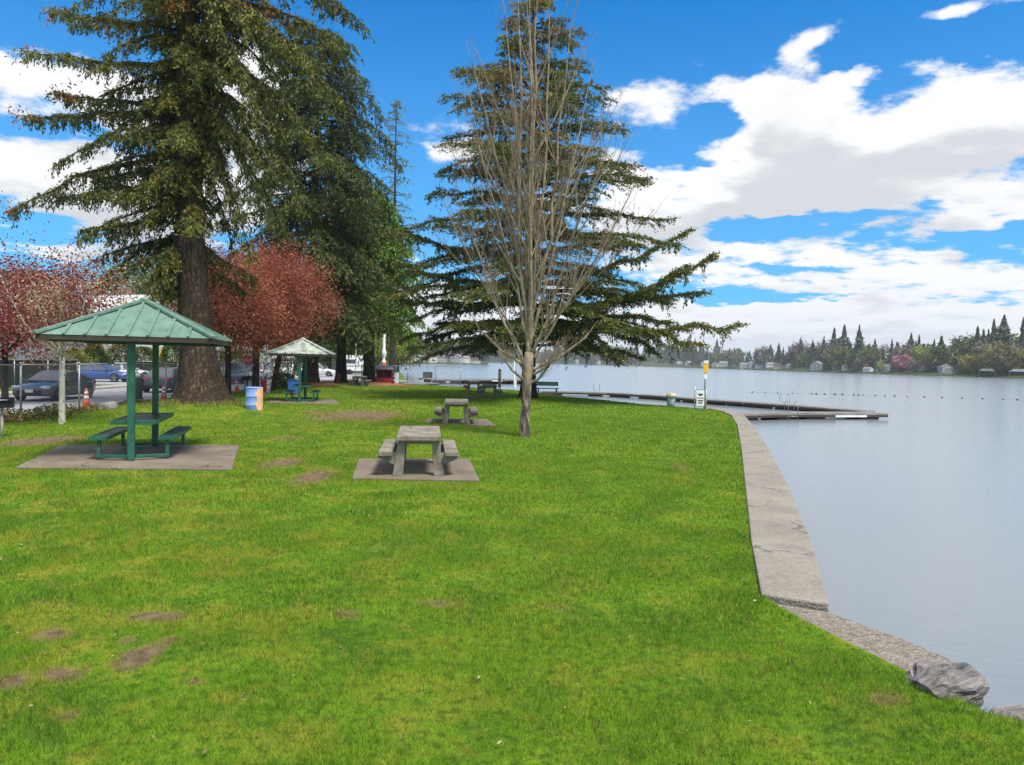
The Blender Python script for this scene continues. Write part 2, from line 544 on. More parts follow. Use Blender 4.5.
def _roofm(N):
    p = N.obj()
    f = N.noise(p, 1.3, 6, 0.6)
    st = N.noise(N.v('MULTIPLY', p, (4, 4, 0.5)), 1.4, 4, 0.6)
    c = N.mix(N.ss(f, .3, .7), (.115, .20, .152), (.165, .262, .205))
    c = N.mix(N.m('MULTIPLY', N.ss(st, .50, .68), 0.55), c, (.055, .12, .088))
    c = N.mix(N.m('MULTIPLY', N.ss(N.noise(p, 14.0, 6, .7), .60, .70), .7), c, (.07, .055, .03))
    N.out(N.pbsdf(c, 0.42, 0.0, None, 0.5).outputs[0])
ROOF = mat('green_metal_roof', _roofm)
def _roofw(N):
    p = N.obj()
    st = N.noise(N.v('MULTIPLY', p, (2.5, 2.5, 0.4)), 1.2, 5, 0.65)
    c = N.mix(N.ss(st, .42, .62), (.40, .44, .38), (.17, .21, .17))  # pale tone paints in reflected sky; the darker streaks are dirt
    N.out(N.pbsdf(c, 0.5).outputs[0])
ROOFW = mat('stained_sky_paled_metal_roof', _roofw)
UNDER = simple('dark_timber', (.045, .035, .025), 0.8, 0, .3, 4.0)
GALV = simple('galvanised_steel', (.34, .35, .36), 0.45, 0.55, .2, 8.0)
BLACK = simple('black_steel', (.012, .012, .013), 0.5, 0.2, .3, 10.0)
WHITE = simple('white_paint', (.78, .78, .77), 0.5, 0, .12, 3.0)
RED = simple('red_paint', (.50, .02, .03), 0.45, 0, .2, 5.0)
YEL = simple('yellow_paint', (.78, .42, .02), 0.45, 0, .15, 8.0)
ORANGE = simple('orange_plastic', (.80, .13, .05), 0.5, 0, .15, 8.0)
BLUE = simple('blue_paint', (.04, .14, .50), 0.4, 0, .2, 5.0)
TYRE = simple('tyre_rubber', (.016, .016, .017), 0.85, 0, .2, 20.0)
RIM = simple('alloy_rim', (.45, .46, .47), 0.3, 0.9, .1, 8.0)
CHROME = simple('lamp_glass', (.70, .72, .74), 0.15, 0.3, .05, 8.0)
TAIL = simple('tail_lamp_red', (.50, .015, .02), 0.25, 0, .1, 8.0)
def _glass(N):
    p = N.obj()
    N.out(N.pbsdf(N.mix(N.noise(p, 3, 2), (.05, .058, .066), (.10, .115, .13)), 0.08, 0, None, 1.0).outputs[0])  # base colour lifted to stand in for sky reflected in the panes
GLASS = mat('sky_tinted_window_glass', _glass)
WOOD = simple('brown_pole_wood', (.13, .085, .055), 0.85, 0, .35, 3.0, bump=.4)
def paint(name, c):
    def b(N):
        p = N.obj()
        f = N.noise(p, 1.2, 4, .6)
        nd = N.pbsdf(N.mix(N.m('MULTIPLY', f, .35), c, tuple(x * .7 + .03 for x in c)), 0.32, 0.25)
        nd.inputs['Coat Weight'].default_value = 0.6
        nd.inputs['Coat Roughness'].default_value = 0.08
        N.out(nd.outputs[0])
    return mat(name, b)

# ------------------------------------------------------------------ dirt spots in the lawn (from the photograph, on the ground)
SPOTS = []
for px, py, sx, sy, w in [(157, 616, 30, 4.2, 1.), (50, 635, 17, 6, .9), (140, 656, 17, 10, 1.), (168, 641, 12, 4, .7), (62, 673, 22, 7, .8), (12, 681, 18, 9, .9),
                      (128, 640, 10, 4, .6), (70, 715, 14, 5, .6), (283, 462, 18, 5, 1.), (314, 477, 17, 8, 1.), (362, 415, 40, 5, 1.), (384, 416, 13, 5.5, 1.), (330, 419, 20, 3, .7),
                      (345, 614, 18, 5, .55), (440, 604, 30, 5, .5), (195, 682, 10, 4, .6), (680, 467, 10, 5, .5), (812, 622, 10, 3, .5), (40, 441, 34, 5, 1.), (285, 438, 20, 2.2, .6), (318, 413, 16, 2.5, .6), (885, 700, 22, 6, .55), (560, 607, 16, 4, .4)]:
    c = at(px, py)
    ex = (at(px + sx, py) - c).length
    ey = (at(px, py - sy) - at(px, py + sy)).length / 2
    SPOTS.append((c.x, c.y, ex, max(ey, .05), w))

def dirt_np(x, y):
    t = np.zeros_like(x)
    for cx, cy, ex, ey, w in SPOTS:
        t = np.maximum(t, w * np.exp(-0.9 * (((x - cx) / ex) ** 2 + ((y - cy) / ey) ** 2)))
    return t
def lawn_color(N):
    p = N.pos()
    x, y, z = N.sep(p)
    p2 = N.xyz(x, y, 0.0)
    big = N.noise(p2, 0.30, 5, 0.6)
    mid = N.noise(p2, 1.25, 6, 0.62, 0.4)
    fine = N.noise(p2, 7.0, 5, 0.7)
    c = N.mix(N.ss(mid, .36, .62), (.072, .200, .009), (.160, .315, .014))
    c = N.mix(N.m('MULTIPLY', N.ss(big, .40, .62), 0.55), c, (.195, .30, .016))
    yel = N.m('MULTIPLY', N.ss(N.noise(N.v('ADD', p2, (31.0, 7.0, 0.0)), 1.5, 6, .68, .5), .47, .62), 0.88)
    # the worn, yellower side of the lawn is on the left
    left = N.ss(x, -6.0, 2.0, 1.0, 0.45)
    c = N.mix(N.m('MULTIPLY', yel, left), c, (.38, .36, .040))
    c = N.mix(N.m('MULTIPLY', N.ss(fine, .55, .75), 0.35), c, (.075, .16, .010))
    dk = N.m('MULTIPLY', N.ss(N.noise(N.v('ADD', p2, (3.0, 57.0, 0.0)), 1.0, 5, .6), .56, .68), 0.5)
    c = N.mix(dk, c, (.040, .140, .016))
    spk = N.noise(N.v('ADD', p2, (9.0, 2.0, 0.0)), 2.6, 6, .7)
    c = N.mix(N.m('MULTIPLY', N.m('MULTIPLY', N.ss(spk, .53, .66), .85), left), c, (.40, .30, .05))
    tuft = N.noise(p2, 11.0, 4, .65)
    c = N.mix(N.m('MULTIPLY', N.ss(tuft, .50, .64), .72), c, (.035, .105, .006))
    c = N.mix(N.m('MULTIPLY', N.ss(tuft, .48, .34), .45), c, (.24, .42, .02))
    wob = N.v('SUBTRACT', N.noise(p2, 4.2, 6, .7, col=True), (.5, .5, .5))
    tot = None
    for cx, cy, ex, ey, w in SPOTS:
        q = N.v('ADD', N.v('MULTIPLY', N.v('SUBTRACT', p2, (cx, cy, 0.0)), (1 / ex, 1 / ey, 0.0)), N.v('MULTIPLY', wob, (3.2, 3.2, 0.0)))
        g = N.m('MULTIPLY', N.m('EXPONENT', N.m('MULTIPLY', N.v('DOT_PRODUCT', q, q, out=1), -.9)), w)
        tot = g if tot is None else N.m('MAXIMUM', tot, g)
    return c, tot, fine, p2
def _lawn(N):
    c, tot, fine, p2 = lawn_color(N)
    c = N.mix(.25, c, (.06, .09, .015))
    dirt = N.mix(N.ss(fine, .35, .65), (.10, .065, .042), (.24, .165, .115))
    c = N.mix(N.m('MULTIPLY', N.ss(tot, .10, .30), .6), c, (.24, .20, .05))
    c = N.mix(N.m('MULTIPLY', N.ss(tot, .26, .60), .9), c, dirt)
    h = N.noise(p2, 26, 5, .75)
    N.out(N.pbsdf(c, 0.95, 0, N.bump(h, .8, .05), 0.1).outputs[0])
LAWN = mat('lawn_turf', _lawn)
def _blade(N):
    c, tot, fine, p2 = lawn_color(N)
    t = N.attr('tint')
    c = N.mix(N.m('MULTIPLY', N.ss(tot, .10, .40), .6), c, (.24, .20, .05))
    c = N.mix(N.ss(t, .90, .97), N.mix(N.ss(t, 0.0, .9), N.mix(.55, c, (.016, .07, .004)), N.mix(.40, c, (.30, .47, .03))), (.30, .27, .10))
    d = N.pbsdf(c, 0.6, 0, None, 0.2)
    tr = N.n('ShaderNodeBsdfTranslucent')
    N.put(tr.inputs[0], c)
    mx = N.n('ShaderNodeMixShader')
    mx.inputs[0].default_value = .3
    N.t.links.new(d.outputs[0], mx.inputs[1])
    N.t.links.new(tr.outputs[0], mx.inputs[2])
    N.out(mx.outputs[0])
BLADE = mat('grass_blades', _blade)
def ground_mat(name, a, b_, c_):
    def b(N):
        p = N.pos()
        f = N.noise(p, .35, 6, .65)
        g = N.noise(p, 3.0, 5, .7)
        c = N.mix(N.ss(f, .35, .65), a, b_)
        c = N.mix(N.m('MULTIPLY', N.ss(g, .5, .7), .6), c, c_)
        N.out(N.pbsdf(c, .95, 0, N.bump(g, .5, .05), .1).outputs[0])
    return mat(name, b)
VERGE = ground_mat('rough_grass', (.06, .12, .015), (.11, .18, .02), (.14, .13, .04))
MULCH = ground_mat('bark_mulch', (.20, .09, .035), (.28, .15, .07), (.10, .05, .03))
GRAVEL = ground_mat('pale_gravel', (.22, .20, .18), (.32, .30, .27), (.15, .13, .11))
SHORE = ground_mat('shore_grass', (.035, .055, .018), (.065, .085, .03), (.09, .075, .05))

def _water(N):
    p = N.pos()
    q = N.v('MULTIPLY', p, (1.0, 1.7, 1.0))
    a = N.noise(q, 2.4, 4, .55, .3)
    b = N.noise(N.v('MULTIPLY', p, (.25, .6, 1)), 1.0, 3, .5)
    c = N.noise(q, 9.0, 3, .5)
    h = N.m('ADD', N.m('ADD', N.m('MULTIPLY', a, .5), N.m('MULTIPLY', b, .8)), N.m('MULTIPLY', c, .12))
    nd = N.pbsdf((.19, .21, .222), 0.20, 0, N.bump(h, .34, .035), .8)
    nd.inputs['IOR'].default_value = 1.36
    N.out(nd.outputs[0])
WATER = mat('lake_water', _water)

# ================================================================== GROUND, ROAD, WATER
WATER_Z = -0.5
def mound(x, y):
    # the root mounds of the big trees
    return (0.42 * math.exp(-((x + 12.9) ** 2 + (y - 29.0) ** 2) / 9.0)
            + 0.35 * math.exp(-((x + 15.6) ** 2 + (y - 54.5) ** 2) / 9.0)
            + 0.25 * math.exp(-((x + 12.2) ** 2 + (y - 60.5) ** 2) / 7.0)
            + 0.22 * math.exp(-((x - 1.0) ** 2 + (y - 40.5) ** 2) / 8.0)
            + 0.018 * math.sin(x * .6 + 1.0) * math.sin(y * .45) * min(1, max(0, (y - 4) / 8)) * min(1.0, max(0.0, (4.0 - x) / 5)))

# shoreline of the lawn from the rocks at the right, round the point, to the beach
WALL_IN = [at(985, 712), at(905, 670), at(850, 643), at(775, 604)]                      # near stretch, lawn side
WALL_IN2 = [at(758, 590), at(751, 543), at(741, 448), at(735, 420), at(727, 413.5)]
SH = [at(713, 409.5), at(675, 406.5), at(640, 404), at(600, 399.7), at(560, 396), at(540, 394), at(512, 390.5), at(458, 387), at(400, 384.3)]
edge = [Vector((6.5, 4.1, 0)), Vector((4.6, 4.55, 0)), at(1030, 722)] + WALL_IN + WALL_IN2 + SH
LAWN_POLY = [Vector((14, -14, 0)), Vector((9.5, 2.6, 0))] + edge + [Vector((-12.0, 70, 0)), Vector((-17.3, 76, 0)), Vector((-17.3, -14, 0))]
def clip_grid(poly, step, x0, x1, y0, y1):
    bm = bmesh.new()
    vs = [bm.verts.new((p[0], p[1], 0)) for p in poly]
    bm.faces.new(vs)
    for k in range(int((x1 - x0) / step) + 1):
        bmesh.ops.bisect_plane(bm, geom=bm.verts[:] + bm.edges[:] + bm.faces[:], plane_co=(x0 + k * step, 0, 0), plane_no=(1, 0, 0))
    for k in range(int((y1 - y0) / step) + 1):
        bmesh.ops.bisect_plane(bm, geom=bm.verts[:] + bm.edges[:] + bm.faces[:], plane_co=(0, y0 + k * step, 0), plane_no=(0, 0, 1)) if False else \
            bmesh.ops.bisect_plane(bm, geom=bm.verts[:] + bm.edges[:] + bm.faces[:], plane_co=(0, y0 + k * step, 0), plane_no=(0, 1, 0))
    return bm
bm = clip_grid(LAWN_POLY, 0.9, -17, 14, -13, 75)
for v in bm.verts:
    v.co.z = mound(v.co.x, v.co.y)
for f in bm.faces:
    f.smooth = True
    if f.normal.z < 0: f.normal_flip()
me = bpy.data.meshes.new('lawn'); bm.to_mesh(me); bm.free()
tag(link('lawn', me, LAWN), kind='structure')

# land left of the fence and beyond the beach
land = [(-17.2, -14), (-17.2, 76), (-12.0, 70.1), at(400, 384.3)[:2], (-11.2, 72), (-13, 84), (-19, 120), (-42, 230), (-95, 380), (-150, 470), (-420, 900), (-1500, 1500), (-2100, 800), (-2100, -14)]
mb = MB()
mb.add([(x, y, -0.03) for x, y in land], [tuple(range(len(land) - 1, -1, -1))])
tag(mb.build('ground', VERGE), kind='structure')
mb = MB(); mb.prism([(-18.3, -14), (-25.9, -14), (-25.9, 108), (-18.3, 108)], -0.2, 0.0)
tag(mb.build('road', ASPH), kind='structure')
mb = MB()
mb.prism([(-25.9, -14), (-26.15, -14), (-26.15, 51.5), (-25.9, 51.5)], -0.2, 0.13)
mb.prism([(-25.9, 62), (-26.15, 62), (-26.15, 108), (-25.9, 108)], -0.2, 0.13)
tag(mb.build('kerb', KERB), kind='structure')
mb = MB(); mb.prism([(-26.15, -14), (-27.6, -14), (-27.6, 51), (-26.15, 51)], -0.2, 0.10)
tag(mb.build('sidewalk', KERB), kind='structure')
mb = MB(); mb.prism([(-25.9, 51.5), (-60, 51.5), (-60, 62), (-25.9, 62)], -0.2, 0.004)
tag(mb.build('side_street', ASPH), kind='structure')
mb = MB()
for x in (-18.75, -25.5):
    mb.prism([(x, -10), (x - .1, -10), (x - .1, 107), (x, 107)], 0.0, 0.005)
tag(mb.build('road_line', WHITE), kind='structure')
# mulch and gravel about the far trees
def blob(name, cx, cy, rx, ry, z, m, seed, n=28):
    r = random.Random(seed)
    pts = []
    for k in range(n):
        a = 2 * math.pi * k / n
        q = 1 + r.uniform(-.16, .16)
        pts.append((cx + rx * q * math.cos(a), cy + ry * q * math.sin(a)))
    vs = [(x, y, mound(x, y) + z) for x, y in pts]
    mid = [((x + cx) / 2, (y + cy) / 2) for x, y in pts]
    vs += [(x, y, mound(x, y) + z + .02) for x, y in mid] + [(cx, cy, mound(cx, cy) + z + .03)]
    fs = [(k, (k + 1) % n, n + (k + 1) % n, n + k) for k in range(n)] + [(n + k, n + (k + 1) % n, 2 * n) for k in range(n)]
    b = MB(); b.add(vs, fs, 0, True)
    return tag(b.build(name, m), kind='structure')
blob('bark_mulch', -15.4, 53.5, 2.2, 2.2, .05, MULCH, 1)
blob('bark_mulch', -11.6, 59.5, 3.0, 2.2, .05, MULCH, 2)
blob('gravel_path', -14.2, 58.6, 4.0, 2.6, .03, GRAVEL, 3)
blob('gravel_path', -14.5, 72, 4.2, 7, .05, GRAVEL, 4)

# the lake, one sheet to the horizon
mb = MB()
mb.add([(-2150, -250, WATER_Z), (2150, -250, WATER_Z), (2150, 2150, WATER_Z), (-2150, 2150, WATER_Z)], [(0, 1, 2, 3)])
tag(mb.build('lake', WATER), kind='structure')

# far shore terrain: (image column, distance)
SHORES = [('far_shore', [(640, 980), (665, 900), (700, 760), (740, 640), (800, 510), (860, 420), (930, 360), (1020, 312), (1100, 285), (1250, 255), (1500, 240)], 0),
          ('far_shore', [(478, 1300), (560, 1200), (640, 1120), (720, 1050)], 0),
          ('far_shore', [(300, 440), (360, 450), (420, 480), (470, 500), (488, 520), (484, 600)], 0)]
def shore_pt(px, d, back=0.0):
    p = Vector((xat(px, d), d, 0))
    q = p.normalized()
    return p + q * back
for nm, line, _ in SHORES:
    dense = []
    for (a, da), (b, db) in zip(line, line[1:]):
        for k in range(6):
            t = k / 6
            dense.append((a + (b - a) * t, da + (db - da) * t))
    dense.append(line[-1])
    rows = [(-1.5, -0.9), (0, -0.1), (4, 0.5), (18, 1.6), (45, 3.2), (110, 6.0), (260, 9)]
    vs, fs = [], []
    for px, d in dense:
        w = random.uniform(-2, 2)
        for bk, z in rows:
            p = shore_pt(px, d, bk + w)
            vs.append((p.x, p.y, z + (random.uniform(-.3, .3) * min(1, max(0, bk) / 10))))
    k = len(rows)
    for i in range(len(dense) - 1):
        for j in range(k - 1):
            fs.append((i * k + j, (i + 1) * k + j, (i + 1) * k + j + 1, i * k + j + 1))
    b = MB(); b.add(vs, fs, 0, True)
    tag(b.build(nm, SHORE), kind='structure')
# wooded hills on the horizon, beyond the lake
vs, fs = [], []
n = 120
for i in range(n + 1):
    a = rad(-75 + 150 * i / n)
    h = 14 + 8 * math.sin(i * .33) + 6 * math.sin(i * .11 + 1) + random.uniform(-3, 3)
    for r, z in ((1500, -1), (1850, h), (2120, -1)):
        vs.append((math.sin(a) * r, math.cos(a) * r, z))
for i in range(n):
    for j in range(2):
        fs.append((i * 3 + j, (i + 1) * 3 + j, (i + 1) * 3 + j + 1, i * 3 + j + 1))
b = MB(); b.add(vs, fs, 0, True)
def _hill(N):
    p = N.pos()
    f = N.noise(p, .02, 6, .7)
    N.out(N.pbsdf(N.mix(N.ss(f, .35, .65), (.02, .035, .022), (.06, .085, .045)), .95, 0, None, .1).outputs[0])
tag(b.build('wooded_hills', mat('distant_woodland', _hill)), kind='structure')

# ================================================================== SEAWALL
def ribbon(name, inner, outer, ztop, zbot, m, bevel=.02):
    b = MB()
    n = len(inner)
    vs = []
    for i in range(n):
        vs += [(inner[i].x, inner[i].y, ztop), (outer[i].x, outer[i].y, ztop), (outer[i].x, outer[i].y, zbot), (inner[i].x, inner[i].y, zbot)]
    fs = []
    for i in range(n - 1):
        a, c = i * 4, (i + 1) * 4
        for k in range(4):
            k2 = (k + 1) % 4
            fs.append((a + k, a + k2, c + k2, c + k))
    fs += [(0, 3, 2, 1), ((n - 1) * 4, (n - 1) * 4 + 1, (n - 1) * 4 + 2, (n - 1) * 4 + 3)]
    b.add(vs, fs)
    return b.build(name, m, None, bevel)
w2i = [at(761, 597), at(751, 543), at(746, 495), at(741, 448), at(737, 425), at(731, 415.5), at(722, 411.5), at(708, 408.8)]
w2o = [at(829, 607), at(812, 545), at(790, 490), at(768, 448), at(755, 428), at(745, 416.5), at(731, 410.8), at(709, 407.6)]
o = ribbon('seawall', w2i, w2o, 0.035, -1.6, WALLC)
tag(o, 'long pale concrete seawall strip running from the lawn corner to the dock', 'seawall')
w1i = [at(764, 600), at(800, 619), at(850, 646), at(905, 674), at(946, 694)]
w1o = [at(829, 610.5), at(868, 625), at(905, 638), at(945, 655), at(975, 672)]
o = ribbon('seawall', w1i, w1o, -0.01, -1.6, WALLP)
tag(o, 'short pebbly concrete seawall piece ending at the jagged grey rock', 'seawall')
# low edging of the shore beyond the point
b = MB()
for p, q in zip(SH[4:], SH[5:]):
    d = (q - p).normalized()
    s = Vector((d.y, -d.x, 0)) * .12
    b.bar(p + s + Vector((0, 0, -.35)), q + s + d * .05 + Vector((0, 0, -.35)), .2, .8)
tag(b.build('shore_edging', DECKG), 'low weathered timber edging where the far lawn meets the lake', 'retaining wall')

# ------------------------------------------------------------------ rocks
def rock(name, c, size, rz, seed, label, m=ROCK, sub=4, sink=.3, group=None):
    from mathutils import noise as mn
    bm = bmesh.new()
    bmesh.ops.create_icosphere(bm, subdivisions=sub, radius=1.0)
    off = Vector((seed * 13.7, seed * 3.1, seed * 7.7))
    for v in bm.verts:
        p = v.co.copy()
        k = mn.noise(p * 1.3 + off) * .38 + mn.noise(p * 3.1 + off) * .17
        # layered cleavage
        q = Vector((p.x * 1.2, p.y * 2.0, p.z * 7))
        k += mn.noise(q + off) * .13 + mn.noise(q * 2.3 + off) * .05
        v.co = p * (1 + k)
        for ax in range(3):
            v.co[ax] = max(-.86, min(.86, v.co[ax]))
    for v in bm.verts:
        v.co = Vector((v.co.x * size[0], v.co.y * size[1], v.co.z * size[2]))
    me = bpy.data.meshes.new(name); bm.to_mesh(me); bm.free()
    o = link(name, me, m)
    o.location = (c.x, c.y, c.z)
    o.rotation_euler = (rad(6), rad(-8), rz)
    return tag(o, label, 'rock', group)
rock('rock', at(943, 686, .0) + Vector((.03, .02, .0)), (.30, .25, .12), rad(24), 1, 'jagged layered grey rock at the near end of the concrete seawall')
rock('rock', at(1015, 716, .0) + Vector((.06, .05, -.11)), (.34, .17, .10), rad(12), 2, 'low flat grey rock at the water edge by the right border')
rock('rock', at(108, 409, .12), (.42, .36, .30), .3, 5, 'grey boulder at the foot of the chain link fence', sub=3)

# ================================================================== PADS AND PICNIC TABLES
def quad_pad(pts, z=.035, name='concrete_pad'):
    b = MB(); b.prism([(p.x, p.y) for p in pts], -.08, z)
    return tag(b.build(name, PAD, None, .008), kind='structure')
PADS = [[at(15, 469), at(232, 471), at(239, 446), at(62, 446)],
        [at(352, 480), at(480, 482), at(469, 460), at(359, 460)],
        [at(424, 423), at(497, 427), at(487, 420), at(428, 419.5)],
        [at(462, 398.6), at(508, 399.4), at(503, 397.2), at(466, 396.5)],
        [at(267, 403.6), at(340, 404.2), at(335, 400.4), at(272, 399.8)]]
for p in PADS: quad_pad(p)

def make_table():
    t = empty('picnic_table')
    tag(t, 'x', 'picnic table', 'concrete picnic tables on the lawn')
    r = random.Random(3)
    b = MB(); b.box((0, 0, .715), (.86, 2.05, .10))
    b.build('table_top', CONC, t, .018)
    for s in (-1, 1):
        b = MB(); b.box((s * .635, 0, .425), (.27, 2.0, .09))
        b.build('bench', CONC, t, .015)
        for e in (-1, 1):
            b = MB()
            y = e * .80
            # splayed leg slab, wider at the foot
            b.extr([(s * .25, .662), (s * .40, .662), (s * .50, .0), (s * .30, .0)], 'y', y - .075, y + .075)
            # bracket that carries the bench
            b.extr([(s * .40, .44), (s * .455, .30), (s * .60, .382), (s * .80, .382), (s * .80, .34), (s * .47, .18), (s * .43, .30)][:2] + [(s * .47, .20), (s * .80, .335), (s * .80, .381), (s * .55, .381)], 'y', y - .055, y + .055)
            b.build('leg', CONC, t, .01)
    for e in (-1, 1):
        b = MB(); b.box((0, e * .80, .63), (.56, .13, .066))
        b.build('cross_beam', CONC, t, .008)
    return t
table0 = make_table()
index_kids()
TABLES = [((-1.90, 14.5, .035), 7, 'large weathered grey concrete picnic table nearest to the camera'),
          ((-2.03, 25.8, .035), 4, 'concrete picnic table second from the camera, just behind the biggest one'),
          ((-1.38, 43.4, .035), 3, 'darker concrete picnic table nearest the cedar trunk, under its branches'),
          ((-2.85, 52.2, .0), 3, 'distant concrete picnic table at the lake edge left of the cedar'),
          ((-12.45, 57.2, .06), 2, 'distant concrete picnic table between the two dark far trunks')]
for i, (p, a, lab) in enumerate(TABLES):
    t = table0 if i == 0 else copy_tree(table0)
    t.location = p; t.rotation_euler.z = rad(a); t['label'] = lab; t.scale = (1.0, 1.04, 1.04)

# ------------------------------------------------------------------ shelters with built-in table
def shelter(loc, rz, half, eave, apex, roofm, label, tabz=.80):
    t = empty('picnic_shelter', loc, rz)
    tag(t, label, 'shelter', 'green steel picnic shelters')
    # hipped metal roof: four slopes, with raised ribs and ridge caps
    b = MB()
    h = half
    c = [(-h, -h, eave), (h, -h, eave), (h, h, eave), (-h, h, eave)]
    b.add(c + [(0, 0, apex)], [(0, 1, 4), (1, 2, 4), (2, 3, 4), (3, 0, 4), (3, 2, 1, 0)])
    rise = apex - eave
    nr = 8
    for k in range(4):
        M = Matrix.Rotation(k * math.pi / 2, 3, 'Z')
        for i in range(-nr // 2, nr // 2 + 1):
            x = i * (h * 2 / (nr + .6))
            top = h - abs(x)           # distance from the eave to the hip
            if top < .12: continue
            p0 = M @ Vector((x, -h - .015, eave + .012))
            p1 = M @ Vector((x, -h + top, eave + rise * top / h + .012))
            b.bar(p0, p1, .055, .045)
    b.build('roof', roofm, t)
    b = MB()
    for k in range(4):
        M = Matrix.Rotation(k * math.pi / 2, 3, 'Z')
        b.bar(M @ Vector((-h - .01, -h - .01, eave + .025)), (0, 0, apex + .035), .15, .05)
    b.lathe([(.0, .0), (.12, .0), (.10, .05), (.02, .08)], 8, (0, 0, apex + .02))
    b.build('ridge_cap', roofm, t)
    b = MB()
    for k in range(4):
        M = Matrix.Rotation(k * math.pi / 2, 3, 'Z')
        b.bar(M @ Vector((-h + .005, -h + .06, eave - .055)), M @ Vector((h - .115, -h + .06, eave - .055)), .10, .10)
    b.build('fascia', UNDER, t)
    b = MB()
    b.bar((0, -h + .12, eave - .08), (0, h - .12, eave - .08), .10, .12)
    b.bar((-h + .12, -.62 * 2, eave - .085), (h - .12, -.62 * 2, eave - .085), .08, .10)
    b.bar((-h + .12, .62 * 2, eave - .085), (h - .12, .62 * 2, eave - .085), .08, .10)
    b.build('roof_beam', GREEND, t)
    for e in (-1, 1):
        b = MB(); b.box((0, e * 1.24, (eave - .02) / 2), (.132, .132, eave - .02))
        b.build('post', GREEN, t, .012)
    b = MB(); b.box((0, 0, tabz), (.80, 2.2, .05))
    tt = b.build('table_top', GREEND, t, .01)
    b = MB()
    for s in (-1, 1): b.box((s * .415, 0, tabz - .005), (.03, 2.26, .085))
    for s in (-1, 1): b.box((0, s * 1.115, tabz - .005), (.80, .03, .085))
    b.build('edge_frame', GREEN, tt)
    for s in (-1, 1):
        b = MB(); b.box((s * .66, 0, .47), (.28, 2.2, .04))
        bn = b.build('bench', GREEND, t, .008)
        b = MB()
        for q in (-1, 1): b.box((s * .66 + q * .155, 0, .465), (.03, 2.26, .075))
        for q in (-1, 1): b.box((s * .66, q * 1.115, .465), (.28, .03, .075))
        b.build('edge_frame', GREEN, bn)
    for e in (-1, 1):
        b = MB()
        for s in (-1, 1):
            b.box((s * .66, e * 1.02, .235), (.07, .07, .385))
            b.bar((s * .695, e * 1.02, .08), (s * .08, e * 1.16, .08), .07, .07)
        b.build('bench_frame', GREEN, t, .006)
    return t
shelter((-8.38, 15.95, .035), rad(16.5), 1.64, 2.62, 3.46, ROOF, 'green roofed picnic shelter on the near concrete pad at left')
shelter((-10.95, 36.6, .035), rad(10), 1.52, 2.44, 3.20, ROOFW, 'smaller looking shelter with stained sky-paled roof beyond the blue barrel')

# ------------------------------------------------------------------ barrels, grills
def barrel(name, loc, r, h, m, label, band=BLACK, patch=None, cat='barrel', prz=0.0):
    t = empty(name, loc)
    tag(t, label, cat)
    b = MB()
    prof = [(r * .93, 0), (r, .02)]
    for k in (1, 2):
        z = h * k / 3
        prof += [(r, z - .03), (r * 1.03, z - .012), (r * 1.03, z + .012), (r, z + .03)]
    prof += [(r, h - .02), (r * 1.02, h), (r * .96, h + .005), (r * .93, h - .06)]
    b.lathe(prof, 28)
    b.build('drum', m, t)
    b = MB()
    for k in (1, 2, 2.96):
        z = h * k / 3
        b.lathe([(r * 1.034, z - .012), (r * 1.042, z - .012), (r * 1.042, z + .012), (r * 1.034, z + .012)], 28)
    b.build('hoop', band, t)
    if patch is not None:
        # painted shape wrapping part of the drum: a thin shell just proud of it
        b = MB()
        rows = 14
        vs, fs = [], []
        for j in range(rows + 1):
            z = .10 * h + j / rows * h * .88
            w0 = .36 + .16 * math.sin(j * 1.05) + .10 * math.sin(j * 2.3)
            for i in range(7):
                a = prz + w0 - .45 + (1.15 - w0 + .45) * i / 6
                vs.append((math.cos(a) * r * 1.045, math.sin(a) * r * 1.045, z))
        for j in range(rows):
            for i in range(6):
                fs.append((j * 7 + i, j * 7 + i + 1, (j + 1) * 7 + i + 1, (j + 1) * 7 + i))
        b.add(vs, fs, 0, True)
        b.build('painted_figure', patch, t)
    return t
PBLUE = simple('pale_blue_paint', (.22, .38, .78), .5, 0, .15, 3.0)
PEACH = simple('peach_paint', (.80, .45, .25), .5, 0, .2, 6.0)
p = atd(254, 414, 28); p.z = 0
barrel('painted_barrel', (p.x, p.y, 0), .32, 1.06, PBLUE, 'pale blue painted barrel with a peach figure beside the big fir', PBLUE, PEACH, prz=rad(-52))
p = at(395.3, 384.2, .0)
barrel('painted_barrel', (p.x, p.y, .0), .36, 1.05, BLUE, 'blue and white painted barrel beside the red booth', WHITE, WHITE, prz=rad(-90))
p = atd(265, 391.5, 44)
barrel('painted_barrel', (p.x, p.y, -.03), .31, .9, WHITE, 'white and red barrel near the plum tree trunks', RED, RED, prz=rad(-120))
# barrel by the lake: drum with a rounded pale top
p = at(671, 406.2)
t = empty('domed_bin', (p.x, p.y, 0), 0, .85); tag(t, 'blue grey patterned bin with pale yellow domed top near the lake', 'litter bin')
def _pat(N):
    q = N.obj()
    f = N.noise(q, 5.5, 2, .5)
    N.out(N.pbsdf(N.ramp(f, [(.42, (.10, .20, .24)), (.50, (.62, .66, .68)), (.60, (.25, .38, .42))]), .6).outputs[0])
b = MB(); b.lathe([(.24, 0), (.26, .02), (.26, .60), (.24, .62)], 20); b.build('drum', mat('patterned_paint', _pat), t)
b = MB(); b.lathe([(.28, .62), (.33, .64), (.34, .70), (.29, .80), (.18, .86), (.05, .88)], 20); b.build('dome', simple('pale_yellow_paint', (.62, .58, .38), .5, 0, .2, 4), t)
b = MB(); b.lathe([(.345, .64), (.36, .64), (.36, .69), (.345, .69)], 20); b.build('rim', YEL, t)

